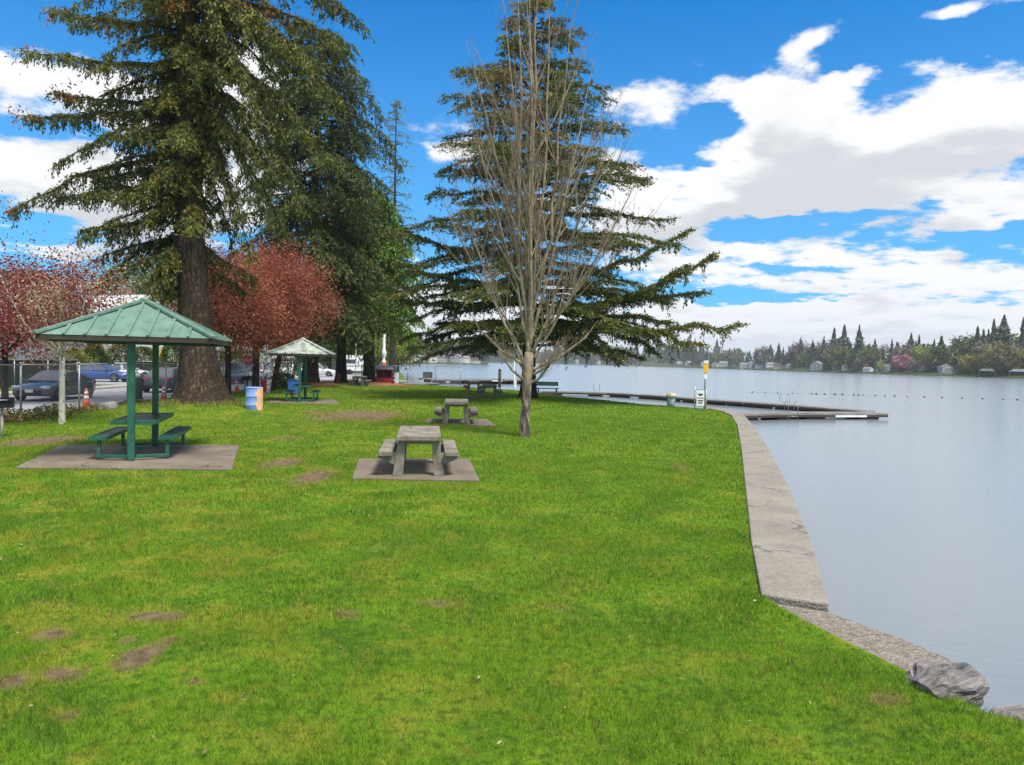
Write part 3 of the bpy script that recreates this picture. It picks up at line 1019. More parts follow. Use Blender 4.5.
def grill(loc, rz, label, polem):
    t = empty('charcoal_grill', loc, rz); tag(t, label, 'grill', 'charcoal grills on posts')
    b = MB(); b.tube([(0, 0, -.05), (0, 0, .80)], .035, 10); b.build('post', polem, t)
    b = MB()
    for s in (-1, 1):
        b.box((s * .25, 0, .93), (.02, .40, .26))
    b.box((0, .19, .93), (.48, .02, .26)); b.box((0, 0, .80), (.52, .40, .02))
    b.box((0, -.19, .86), (.48, .02, .12))
    b.build('firebox', BLACK, t)
    b = MB()
    for k in range(9): b.bar((-.2 + k * .05, -.26, 1.0), (-.2 + k * .05, .16, 1.0), .014)
    for y in (-.24, .14): b.bar((-.23, y, .985), (.23, y, .985), .016)
    g = b.build('grate', BLACK, t)
    b = MB()
    b.tube([(-.15, -.26, 1.0), (-.15, -.38, 1.01), (.15, -.38, 1.01), (.15, -.26, 1.0)], .015, 8)
    b.build('handle', GALV, g)
    return t
p = at(2, 437)
grill((p.x, p.y, 0), rad(30), 'black charcoal grill on a pale post at the left edge', PALEBARK)
p = at(247, 393)
grill((p.x, p.y, .0), rad(-10), 'small black charcoal grill standing behind the pale blue barrel', BLACK)

# ------------------------------------------------------------------ traffic cones, leaning drum
def cone():
    t = empty('traffic_cone'); tag(t, 'x', 'traffic cone', 'orange cones along the road')
    b = MB(); b.box((0, 0, .02), (.40, .40, .04)); b.build('base', ORANGE, t, .008)
    b = MB(); b.lathe([(.15, .04), (.105, .30), (.055, .66), (.035, .76), (.02, .765)], 18); b.build('cone_body', ORANGE, t)
    b = MB()
    b.lathe([(.101, .345), (.106, .345), (.086, .47), (.081, .47)], 18)
    b.lathe([(.074, .54), (.079, .54), (.064, .64), (.059, .64)], 18)
    b.build('reflective_collar', WHITE, t)
    return t
cone0 = cone(); index_kids()
CONES = [(-19.1, 29.3, 86.5, 'orange cone on the road between the black car and the near shelter', 1.05), (0, 35.0, 164, 'orange cone just left of the big fir trunk', 1.05),
         (0, 23.0, 3, 'orange cone low at the left edge under the charcoal grill', .9), (0, 45, 237, 'small far orange cone between the fir and the barrel', 1.0)]
for i, (x, d, px, lab, sc) in enumerate(CONES):
    t = cone0 if i == 0 else copy_tree(cone0)
    t.location = (xat(px, d), d, 0.0 if i != 2 else -.25); t.scale = (sc,) * 3; t['label'] = lab
    t.rotation_euler.z = random.uniform(0, 1)
x = xat(137, 35.5)
t = empty('road_marker', (x, 35.5, 0), 0); t.rotation_euler = (0, rad(9), 0); tag(t, 'leaning dark drum shaped road marker between the shelter posts', 'road marker')
b = MB(); b.lathe([(.22, .05), (.23, .1), (.19, 1.0), (.16, 1.08), (.05, 1.1)], 16); b.build('drum', simple('dull_dark_plastic', (.045, .045, .05), .6), t)
b = MB(); b.lathe([(.34, 0), (.36, .04), (.30, .08), (.22, .09)], 16); b.build('base', BLACK, t)

# ================================================================== FENCES
WIRE = simple('galvanised_wire', (.30, .31, .32), .5, .4, .15, 4.0)
def chain_fence(name, pts, h, label, step=.085, wire=.002, post_every=None, z0=0.0):
    """pts: post positions in order"""
    t = empty(name, (pts[0][0], pts[0][1], z0)); tag(t, label, 'fence')
    o = Vector((pts[0][0], pts[0][1], 0))
    P = [Vector((p[0], p[1], 0)) - o for p in pts]
    for p in P:
        b = MB(); b.tube([p + Vector((0, 0, -.1)), p + Vector((0, 0, h + .04))], .035, 8)
        b.lathe([(.045, h + .03), (.045, h + .06), (.02, h + .09)], 8, p)
        b.build('post', GALV, t)
    b = MB()
    for p, q in zip(P, P[1:]):
        b.tube([p + Vector((0, 0, h)), q + Vector((0, 0, h))], .024, 6)
    b.build('top_rail', GALV, t)
    for p, q in zip(P, P[1:]):
        b = MB()
        L = (q - p).length
        d = (q - p) / L
        side = Vector((d.y, -d.x, 0)) * .03
        hh = h - .06
        k = -hh
        while k < L:
            for sgn in (1, -1):
                # a diagonal wire clipped to the panel
                a0, a1 = k, k + hh
                za, zb = (0.05, h - .01)
                u0, u1 = max(a0, 0), min(a1, L)
                if u1 - u0 > .02:
                    f0, f1 = (u0 - a0) / hh, (u1 - a0) / hh
                    z_0, z_1 = .05 + f0 * hh, .05 + f1 * hh
                    if sgn < 0: z_0, z_1 = h + .04 - z_0, h + .04 - z_1
                    A = p + d * u0 + side + Vector((0, 0, z_0)); B = p + d * u1 + side + Vector((0, 0, z_1))
                    b.tube([A, B], wire, 3, cap=False, smooth=False)
            k += step * 1.41
        link('mesh_panel', b.mesh('mesh_panel', fixn=False), WIRE, t)
    return t
fy = [15.0, 18.2, 21.0, 24.0, 27.3, 30.8, 34.3, 37.8, 41.3, 44.8, 48.3, 51.8, 55.3]
chain_fence('chain_link_fence', [(-16.85 - .012 * (y - 24), y) for y in fy], 1.84, 'long chain link fence between the lawn and the road')
chain_fence('chain_link_fence', [(xat(px, d), d) for px, d in [(338, 66), (362, 67), (386, 68), (408, 69.0), (436, 69.5), (461, 67)]], 1.7, 'distant chain link fence at the beach by the red booth', .12, .005, z0=-.05)
def slat_fence(a, b_, h, label):
    a, b_ = Vector((*a, 0)), Vector((*b_, 0))
    t = empty('slatted_fence', a); tag(t, label, 'fence')
    L = (b_ - a).length; d = (b_ - a) / L
    m = simple('dark_green_slats', (.018, .024, .02), .7, 0, .3, 3)
    n = int(L / 3)
    for i in range(n + 1):
        p = d * (L * i / n)
        q = MB(); q.tube([p, p + Vector((0, 0, h + .05))], .035, 8); q.build('post', GALV, t)
    q = MB(); k = 0.0
    while k < L:
        p = d * (k + .05) + Vector((-.05, 0, 0))
        q.bar(p + Vector((0, 0, .08)), p + Vector((0, 0, h - .02)), .075, .02); k += .088
    q.build('slat_panel', m, t)
    q = MB(); q.tube([Vector((0, 0, h)), d * L + Vector((0, 0, h))], .025, 6); q.build('top_rail', GALV, t)
slat_fence((-31.2, 28), (-31.2, 50.2), 1.75, 'dark slatted fence behind the black car across the road')
slat_fence((xat(130, 64.5), 64.5), (xat(178, 67), 67), 1.6, 'dark slatted fence beyond the parked dark sedan')

# ================================================================== TREES
def limb_path(p0, az, L, rise, droop, n=7, curl=0.0, rng=random):
    """a limb that leaves at slope `rise` and bends down by `droop`"""
    d = Vector((math.sin(az), math.cos(az), 0))
    s = Vector((d.y, -d.x, 0))
    pts = []
    for i in range(n + 1):
        t = i / n
        pts.append(p0 + d * (L * t) + Vector((0, 0, L * (rise * t - droop * t * t))) + s * (curl * L * t * t) + Vector((rng.uniform(-1, 1), rng.uniform(-1, 1), rng.uniform(-1, 1))) * (.018 * L * (0 < i)))
    return pts
def interp(pts, t):
    k = min(len(pts) - 2, int(t * (len(pts) - 1)))
    u = t * (len(pts) - 1) - k
    return pts[k].lerp(pts[k + 1], u), (pts[k + 1] - pts[k]).normalized()

class Crown:
    def __init__(self, seed):
        self.P, self.D, self.L, self.W, self.T = [], [], [], [], []
        self.rng = np.random.default_rng(seed)
    def put(self, P, D, L, W, T):
        n = len(P)
        self.P.append(np.asarray(P)); self.D.append(np.asarray(D))
        self.L.append(np.broadcast_to(L, (n,))); self.W.append(np.broadcast_to(W, (n,))); self.T.append(np.broadcast_to(T, (n,)))
    def twig(self, a, d, l, n, size, width, tint, droop=.25, spread=.55):
        """sprays along one twig starting at a, direction d"""
        r = self.rng
        t = r.uniform(.05, 1, n)
        d = np.array(d)
        P = np.array(a)[None] + d[None] * (l * t[:, None]) + np.array([0, 0, -1.0])[None] * (droop * l * t[:, None] ** 2)
        D = d[None] + r.normal(size=(n, 3)) * spread + np.array([[0, 0, -droop]]) * .8
        P = P + r.normal(size=(n, 3)) * size * .22
        s = size * r.uniform(.6, 1.3, n) * (1.1 - .45 * t)
        self.put(P, D, s, width * r.uniform(.7, 1.3, n), np.clip(tint + r.normal(size=n) * .13, 0, .92))
    def mesh(self, name, flat=0.0, seed=0):
        return leaves_mesh(name, np.concatenate(self.P), np.concatenate(self.D), np.concatenate(self.L), np.concatenate(self.W), np.concatenate(self.T), flat, seed)

def limb_foliage(cr, wood, pts, L, r0, rng, step=.34, blen=1.0, n=16, size=.30, width=.085, tint=.4, droop=.35, start=.18, hang=.3, plan=0.9, up=0.0, shape='taper'):
    wood.tube(pts, [max(.012, r0 * (1 - i / (len(pts) - 1)) ** .8) for i in range(len(pts))], 6, cap=False)
    m = max(3, int(L / step))
    for i in range(m):
        t = start + (1 - start) * (i + rng.random() * .6) / m
        p, d = interp(pts, min(t, .999))
        side = Vector((d.y, -d.x, 0))
        if side.length < 1e-3: continue
        side.normalize()
        if shape == 'taper':
            bl = blen * (.35 + .75 * math.sin(min(1, (1 - t) * 1.25 + .12) * math.pi * .5)) * rng.uniform(.6, 1.2)
        else:
            bl = blen * rng.uniform(.5, 1.1) * (1.15 - .7 * t)
        for s in (-1, 1):
            if rng.random() < .12: continue
            q = (side * s * plan + d * rng.uniform(.35, .9) + Vector((0, 0, rng.uniform(-.25, .1) + up))).normalized()
            tw = tint + rng.uniform(-.16, .16)
            cr.twig(p, q, bl, max(4, int(n * bl / blen)), size, width, tw, droop)
            if bl > .6:
                e = p + q * bl - Vector((0, 0, droop * bl))
                wood.tube([p, p + q * bl * .5 - Vector((0, 0, droop * bl * .25)), e], [r0 * .16 + .008, .008, .004], 3, cap=False)
        if hang and rng.random() < hang * 1.5:
            cr.twig(p, Vector((rng.uniform(-.2, .2), rng.uniform(-.2, .2), -1)), bl * .8, int(n * .7), size, width, tint - .08, .1, .35)

def tapered_trunk(b, base, top, r0, r1, n=14, seg=14, flare=1.6, bend=None, jit=.035, lobes=0.12, zf=2.2):
    r = random.Random(int(abs(base.x * 100)))
    pts, rs = [], []
    for i in range(seg + 1):
        t = (i / seg) ** 1.35
        p = base.lerp(top, t)
        if bend: p = p + bend(t)
        h = (top.z - base.z) * t
        k = 1 + (flare - 1) * math.exp(-h / zf * 2.4)
        pts.append(p); rs.append((r0 + (r1 - r0) * t ** .85) * k)
    # lobed cross section at the foot
    vs, fs = [], []
    ph = [r.uniform(0, 6.28) for _ in range(3)]
    for i, p in enumerate(pts):
        h = (top.z - base.z) * (i / seg) ** 1.35
        e = math.exp(-h / zf * 1.6)
        for k in range(n):
            a = 2 * math.pi * k / n
            q = 1 + lobes * (.25 + e) * (math.sin(3 * a + ph[0]) + .7 * math.sin(5 * a + ph[1]) + .4 * math.sin(8 * a + ph[2])) + r.uniform(-jit, jit)
            vs.append(p + Vector((math.cos(a), math.sin(a), 0)) * rs[i] * q)
    for i in range(seg):
        for k in range(n):
            k2 = (k + 1) % n
            fs.append((i * n + k, i * n + k2, (i + 1) * n + k2, (i + 1) * n + k))
    fs.append(tuple(seg * n + k for k in range(n)))
    b.add(vs, fs, 0, True)
    return lambda t: (base.lerp(top, t) + (bend(t) if bend else Vector())), lambda t: r0 + (r1 - r0) * t ** .85

# ---- the big fir at left
def big_fir():
    D = 29.0
    base = atd(203, 404, D)
    t = empty('fir_tree', base)
    tag(t, 'huge old fir with furrowed brown trunk and drooping limbs at left', 'tree')
    rng = random.Random(21)
    loc = lambda px, py, d=D: atd(px, py, d) - base
    wood, trunk, cr = MB(), MB(), Crown(5)
    top = loc(193, -560)
    path = lambda k: Vector((-.0, 0, 0)) + Vector(((-.75) * math.sin(min(1, k * 3.0) * math.pi * .5) * (1 - k), 0, 0))
    pos, rr = tapered_trunk(trunk, Vector((0, 0, -.35)), top, .70, .10, 24, 36, 2.05, path, .045, .13, 2.2)
    H = top.z
    def on(z):
        k = z / H
        return pos(k)
    zpx = lambda py: (atd(190, py, D) - base).z
    # the limbs one can follow in the photograph: (height px, tip px, tip py, depth offset, tint)
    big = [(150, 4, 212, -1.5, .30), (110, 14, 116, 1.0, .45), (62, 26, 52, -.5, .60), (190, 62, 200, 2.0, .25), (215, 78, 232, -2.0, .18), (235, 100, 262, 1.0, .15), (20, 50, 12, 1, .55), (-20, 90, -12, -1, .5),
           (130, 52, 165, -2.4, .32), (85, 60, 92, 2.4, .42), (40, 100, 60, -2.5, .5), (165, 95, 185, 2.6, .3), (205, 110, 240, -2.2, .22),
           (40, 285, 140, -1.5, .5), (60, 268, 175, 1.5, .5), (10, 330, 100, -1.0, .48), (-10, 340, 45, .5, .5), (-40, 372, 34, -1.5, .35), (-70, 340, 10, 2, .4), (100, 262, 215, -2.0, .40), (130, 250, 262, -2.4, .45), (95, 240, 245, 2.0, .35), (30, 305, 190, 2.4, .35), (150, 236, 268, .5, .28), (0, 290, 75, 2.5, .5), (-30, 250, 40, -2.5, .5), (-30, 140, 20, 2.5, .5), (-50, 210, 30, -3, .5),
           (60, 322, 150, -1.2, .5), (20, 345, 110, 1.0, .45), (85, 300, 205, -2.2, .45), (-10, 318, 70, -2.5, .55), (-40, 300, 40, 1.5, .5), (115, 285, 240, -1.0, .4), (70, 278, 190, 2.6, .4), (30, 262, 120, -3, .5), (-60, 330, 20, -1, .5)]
    for zp, tx, ty, dd, ti in big:
        p0 = on(max(.5, zpx(zp)))
        e = loc(tx, ty, D + dd)
        v = e - p0
        L = math.hypot(v.x, v.y)
        az = math.atan2(v.x, v.y)
        rise0 = rng.uniform(-.15, .40)
        pts = limb_path(p0, az, L, rise0, rise0 - v.z / L, 8, rng.uniform(-.06, .06), rng)
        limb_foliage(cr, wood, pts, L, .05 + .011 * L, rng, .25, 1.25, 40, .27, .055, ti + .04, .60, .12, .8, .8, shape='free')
    # general whorls
    for i in range(74):
        z = zpx(rng.uniform(-330, 262)) if i > 20 else zpx(rng.uniform(-60, 240))
        k = z / H
        L = (1.6 + 4.6 * (1 - k)) * rng.uniform(.55, 1.1) * (0.75 if z < zpx(150) else 1.0)
        az = rng.uniform(0, 6.283)
        pts = limb_path(on(z), az, L, rng.uniform(-.2, .35), rng.uniform(.2, .75), 7, rng.uniform(-.2, .2), rng)
        limb_foliage(cr, wood, pts, L, .03 + .010 * L, rng, .30, 1.0, 30, .27, .055, rng.uniform(.3, .55), .50, .15, .55, .8, shape='free')
    # foliage that clothes the trunk itself, olive and hanging
    for i in range(150):
        z = zpx(rng.uniform(-60, 300))
        az = rng.uniform(0, 6.283)
        if z < zpx(215) and math.sin(az) > .2: continue
        p = on(z) + Vector((math.sin(az), math.cos(az), 0)) * rr(z / H) * .9
        L = rng.uniform(.5, 1.5)
        pts = limb_path(p, az, L, .15, .8, 5, 0, rng)
        limb_foliage(cr, wood, pts, L, .02, rng, .22, .6, 30, .24, .06, rng.uniform(.5, .8), .7, .05, .6, .8)
    # a few dead rusty sprays near the limb tips
    for tx, ty in ((18, 115), (30, 55), (110, 30), (130, 42), (172, 5), (265, 16), (292, 20), (240, 2), (8, 210), (54, 14), (68, 92)):
        p = loc(tx, ty, D + rng.uniform(-2, 2))
        for j in range(5):
            cr.put(np.array(p)[None] + cr.rng.normal(size=(9, 3)) * .22, cr.rng.normal(size=(9, 3)) + np.array([[0, 0, -1.]]), .18, .07, cr.rng.uniform(.96, 1, 9))
    trunk.build('trunk', BARK, t)
    link('limbs', wood.mesh('limbs', fixn=False), BARKD, t)
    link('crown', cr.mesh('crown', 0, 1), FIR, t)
big_fir()

def conifer(base, H, r0, label, m, bark, seed, prof, z_start, n_limb, tint=.4, rise=(.0, .2), droop=(.2, .5), size=.36, width=.11, n=15, blen=1.0, hang=.3, step=.42, lean=(0, 0), name='fir_tree', group=None, keep=None, plan=.9, flare=1.5, az_pref=None, up=0.0, sprdrop=.4, split=True):
    """general conifer; prof(k) limb length at relative height k"""
    t = empty(name, base); tag(t, label, 'tree', group)
    rng = random.Random(seed)
    wood, trunk, cr = MB(), MB(), Crown(seed)
    top = Vector((lean[0], lean[1], H))
    pos, rr = tapered_trunk(trunk, Vector((0, 0, -.3)), top, r0, .03, 14, 22, flare, None, .04, .08, 2.0)
    for i in range(n_limb):
        k = z_start + (1 - z_start) * (i + rng.random()) / n_limb
        k = min(k, .985)
        az = i * 2.399 + rng.uniform(-.5, .5)
        L = prof(k) * rng.uniform(.7, 1.12)
        if keep and not keep(k, az): continue
        pts = limb_path(pos(k), az, L, rng.uniform(*rise), rng.uniform(*droop), 7, rng.uniform(-.08, .08), rng)
        limb_foliage(cr, wood, pts, L, .02 + .011 * L, rng, step, blen * min(1.0, .35 + L / 5), n, size, width, tint + rng.uniform(-.12, .12), sprdrop, .12 if L < 3 else .2, hang, plan, up)
    # leader
    for j in range(8):
        cr.twig(pos(.93 + j * .009), Vector((rng.uniform(-1, 1), rng.uniform(-1, 1), .5)).normalized(), .7, 10, size, width, tint, .2)
    trunk.build('trunk', bark, t)
    link('limbs', wood.mesh('limbs', fixn=False), bark, t)
    link('crown', cr.mesh('crown', 0, seed), m, t)
    return t
b0 = atd(310, 386.5, 54.0)
conifer(b0, 27.5, .62, 'tall dark fir behind the pale roofed shelter, orange mulch at its foot', FIR2, BARKD, 31,
        lambda k: (1.0 + 7.8 * (1 - k) ** .30) * (.66 + .42 * math.sin(k * 23) ** 2), .20, 140, .48, (.05, .4), (.35, .8), .42, .10, 28, 1.75, .75, .44, lean=(.4, 0), sprdrop=.6)
b1 = atd(341, 387, 61)
conifer(b1, 18.0, .50, 'dark trunked conifer left of the distant picnic table', REDCEDAR, BARKD, 33,
        lambda k: 1.0 + 4.6 * (1 - k) ** .7, .36, 76, .42, (.0, .3), (.3, .65), .46, .15, 18, 1.4, .9, .46, sprdrop=.6, flare=1.6)
b2 = atd(369, 386.8, 62)
conifer(b2, 17.6, .56, 'bright green drooping conifer right of the distant picnic table', REDCEDAR, BARKD, 35,
        lambda k: 1.0 + 7.2 * (1 - k) ** .6, .35, 104, .6, (.0, .35), (.3, .65), .46, .15, 18, 1.5, .95, .46, sprdrop=.6, flare=1.6)
b3 = atd(392, 380, 100); b3.z = 0
conifer(b3, 39, .5, 'thin tall fir behind the fir row, its pale top against the sky', FIR2, BARKD, 37,
        lambda k: .8 + 5.6 * (1 - k) ** .7, .3, 70, .85, (.0, .5), (.1, .6), .5, .10, 6, 1.2, .5, .8)

# ---- the cedar by the water: level tiers
def cedar():
    D = 41.0
    base = atd(529, 402.5, D)
    t = empty('cedar_tree', base); tag(t, 'broad cedar with level branch tiers behind the bare tree', 'tree')
    rng = random.Random(77)
    wood, trunk, cr = MB(), MB(), Crown(9)
    loc = lambda px, py, d=D: atd(px, py, d) - base
    top = loc(534, -22)
    H = top.z
    pos, rr = tapered_trunk(trunk, Vector((0, 0, -.3)), top, .44, .04, 16, 24, 1.9, None, .03, .12, 1.6)
    zpx = lambda py: (atd(530, py, D) - base).z
    def tier(z, az, L, ti, rise, dr, blen, n=20):
        pts = limb_path(pos(min(.99, z / H)), az, L, rise, dr, 8, rng.uniform(-.07, .07), rng)
        limb_foliage(cr, wood, pts, L, .025 + .011 * L, rng, .24, blen, n + 12, .25, .07, ti, .16, .2, .05, 1.0, .06)
    # outline half widths (px) by image height, taken from the photograph
    rows = [(-10, 22), (8, 34), (30, 50), (52, 66), (75, 78), (97, 92), (118, 104), (140, 110), (160, 114), (182, 122), (203, 130), (224, 138), (246, 142), (268, 145), (290, 138), (308, 125), (322, 108)]
    for i, (py, hw) in enumerate(rows):
        z = zpx(py + 14)
        Lm = hw / F * D
        m = 6 if i < 4 else 7
        for j in range(m):
            az = j * 6.283 / m + i * 1.1 + rng.uniform(-.25, .25)
            L = Lm * rng.uniform(.78, 1.12)
            tint = rng.uniform(.2, .58) + (.24 if i < 8 else .05)
            tier(z + rng.uniform(-.35, .35), az, max(.8, L), tint, rng.uniform(.10, .30) if i < 10 else rng.uniform(-.02, .14), rng.uniform(.12, .28), min(1.5, .5 + L * .17))
    # the long low limbs over the lawn and water
    for zp, tx, ty, dd, ti, bl in [(322, 743, 324, -3.0, .58, 2.0), (300, 716, 252, -2.5, .56, 1.9), (318, 700, 345, -4.5, .52, 1.5), (285, 702, 290, -1, .52, 1.7), (306, 690, 268, -3.5, .5, 1.6), (270, 690, 228, 1.5, .5, 1.2), (315, 660, 352, -2, .4, 1.2), (318, 622, 360, -4, .35, 1.1), (310, 672, 322, 2, .45, 1.3),
                                   (300, 400, 300, -1, .35, 1.3), (320, 425, 342, 1.5, .25, 1.1), (250, 408, 232, 1, .5, 1.2), (280, 395, 262, -2, .42, 1.2), (325, 470, 352, -3, .2, 1.0), (316, 440, 322, 3, .25, 1.1)]:
        p0 = pos(zpx(zp) / H)
        v = loc(tx, ty, D + dd) - p0
        L = math.hypot(v.x, v.y)
        r0 = rng.uniform(-.16, -.06) if ty < zp + 8 else .05
        pts = limb_path(p0, math.atan2(v.x, v.y), L, r0, r0 - v.z / L, 9, rng.uniform(-.03, .03), rng)
        limb_foliage(cr, wood, pts, L, .03 + .012 * L, rng, .19, bl, 42, .27, .075, ti + .02, .18, .22, .12, 1.0, .08)
    trunk.build('trunk', BARKC, t)
    link('limbs', wood.mesh('limbs', fixn=False), BARKC, t)
    link('crown', cr.mesh('crown', .25, 3), CEDAR, t)
cedar()

# ---- the bare tree in front of it
def bare_tree():
    D = 21.4
    base = atd(525, 438, D)
    t = empty('bare_tree', base); tag(t, 'leafless many stemmed tree with pale lichen bark on the lawn', 'tree')
    rng = random.Random(5)
    wood, tw = MB(), MB()
    B = Crown(4)
    loc = lambda px, py, dd=0.0: atd(px, py, D + dd) - base
    wood.tube([Vector((0, 0, -.2)), Vector((0, 0, .0)), loc(524.5, 425), loc(526, 405), loc(527, 385), loc(528, 368), loc(529.5, 352)],
              [.23, .18, .150, .142, .142, .165, .13], 14, jitter=.06)
    def shoots(pts, n, lmin, lmax, r, upk=.8):
        for i in range(n):
            k = rng.uniform(.25, .98)
            p, d = interp(pts, k)
            o = Vector((rng.gauss(0, 1), rng.gauss(0, 1), 0)).normalized()
            q = (d * .8 + o * rng.uniform(.22, .55) + Vector((0, 0, upk * rng.uniform(.3, 1)))).normalized()
            L = rng.uniform(lmin, lmax) * (1.15 - .5 * k)
            e = p + q * L
            mid = p + q * L * .5 + o * .05 * L
            e2 = e + Vector((0, 0, .10 * L)) + o * -.03 * L
            tw.tube([p, mid, e2], [r, r * .7, r * .3], 3, cap=False)
            for s in range(rng.randint(3, 5)):
                f = rng.uniform(.3, .98)
                c = p.lerp(e2, f)
                o2 = Vector((rng.gauss(0, 1), rng.gauss(0, 1), rng.uniform(.3, 1.4))).normalized()
                l2 = L * rng.uniform(.15, .4)
                tw.tube([c, c + o2 * l2 * .5, c + (o2 * .8 + Vector((0, 0, .35))) * l2], [r * .5, r * .4, .0016], 3, cap=False)
                if rng.random() < .5:
                    B.put(np.array(c + o2 * l2)[None] + B.rng.normal(size=(3, 3)) * .03, B.rng.normal(size=(3, 3)) + np.array([[0, 0, .6]]), .05, .028, B.rng.uniform(0, 1, 3))
            B.put(np.array(e2)[None] + B.rng.normal(size=(2, 3)) * .02, B.rng.normal(size=(2, 3)), .05, .025, B.rng.uniform(0, 1, 2))
    stems = [(529, 352, 520, 240, 455, 40, -.3, .075), (529, 352, 526, 230, 505, -60, .4, .085), (528, 356, 532, 220, 540, -80, -.2, .09), (530, 352, 545, 240, 556, -50, .5, .075), (530, 350, 552, 250, 590, -10, -.5, .075),
             (529, 350, 512, 250, 478, 10, .6, .07), (530, 350, 538, 260, 520, -30, .9, .07), (529, 352, 505, 265, 432, 110, .2, .06), (530, 352, 560, 255, 616, 60, .6, .065), (533, 358, 572, 280, 640, 120, -.4, .06),
             (528, 350, 498, 270, 448, 60, -.8, .055), (531, 350, 542, 240, 575, -30, 1.1, .065), (529, 350, 522, 235, 490, -40, -.9, .07), (534, 360, 585, 300, 672, 175, .2, .05), (526, 360, 490, 300, 425, 190, -.2, .05),
             (530, 350, 530, 240, 530, -70, -1.2, .07), (530, 350, 548, 270, 604, 20, -1.2, .055), (528, 350, 515, 270, 462, -5, 1.2, .055), (536, 366, 560, 330, 625, 250, -.6, .06), (524, 366, 498, 325, 440, 235, .5, .045)]
    for si, (x0, y0, x1, y1, x2, y2, dd, r) in enumerate(stems):
        if si in (5, 11, 16, 17, 7): continue
        r *= .86
        w1, w2, ph = rng.uniform(-.16, .16), rng.uniform(-.16, .16), rng.uniform(0, 6)
        y0 += rng.uniform(-26, 14)
        x1 = 530 + (x1 - 530) * .80; x2 = 532 + (x2 - 532) * (.84 if abs(x2 - 532) < 80 else .76)
        p0, p1, p2 = loc(x0, y0), loc(x1, y1, dd * .7), loc(x2, y2, dd * 1.6)
        pts = []
        for i in range(11):
            k = i / 10
            pts.append(p0 * (1 - k) ** 2 + (p1 * 2) * k * (1 - k) + p2 * k * k + Vector((rng.gauss(0, .035) + w1 * math.sin(k * 7 + ph), rng.gauss(0, .035) + w2 * math.sin(k * 9 + ph), 0)) * min(1, i / 3))
        wood.tube(pts, [r * 1.08 * (1 - .86 * (i / 10)) for i in range(11)], 7, cap=False, jitter=.05)
        shoots(pts, 12, .7, 2.2, .008)
        for j in range(5):
            k = rng.uniform(.12, .7)
            p, d = interp(pts, k)
            o = Vector((rng.gauss(0, 1), rng.gauss(0, 1), 0)).normalized()
            L = rng.uniform(2.0, 4.2) * (1.1 - .4 * k)
            pp = [p + (d * .85 + o * .45) * (L * q) + Vector((0, 0, .16 * L * q * q)) for q in (0, .25, .5, .75, 1)]
            wood.tube(pp, [r * .45, r * .38, r * .28, r * .18, .006], 5, cap=False)
            shoots(pp, 6, .6, 1.5, .008)
    # low crooked twigs and the stubby branch at right
    for px, py, tx, ty, dd in [(527, 372, 553, 352, .3), (530, 376, 560, 352, -.4), (532, 370, 585, 338, .3), (524, 380, 500, 352, -.2), (528, 384, 549, 366, -.2), (525, 365, 480, 330, .4)]:
        p, e = loc(px, py), loc(tx, ty, dd)
        mid = p.lerp(e, .5) + Vector((0, 0, -.12))
        wood.tube([p, mid, e, e + (e - mid) * .5 + Vector((0, 0, .25))], [.055, .04, .025, .008], 6, cap=False, jitter=.06)
        shoots([p, mid, e], 12, .35, 1.0, .008, .5)
    link('trunk', wood.mesh('trunk', fixn=False), BAREBARK, t)
    link('twigs', tw.mesh('twigs', fixn=False), simple('grey_brown_twigs', (.29, .215, .15), .85, 0, .3, 2.0), t)
    link('buds', B.mesh('buds', 0, 2), BUD, t)
bare_tree()

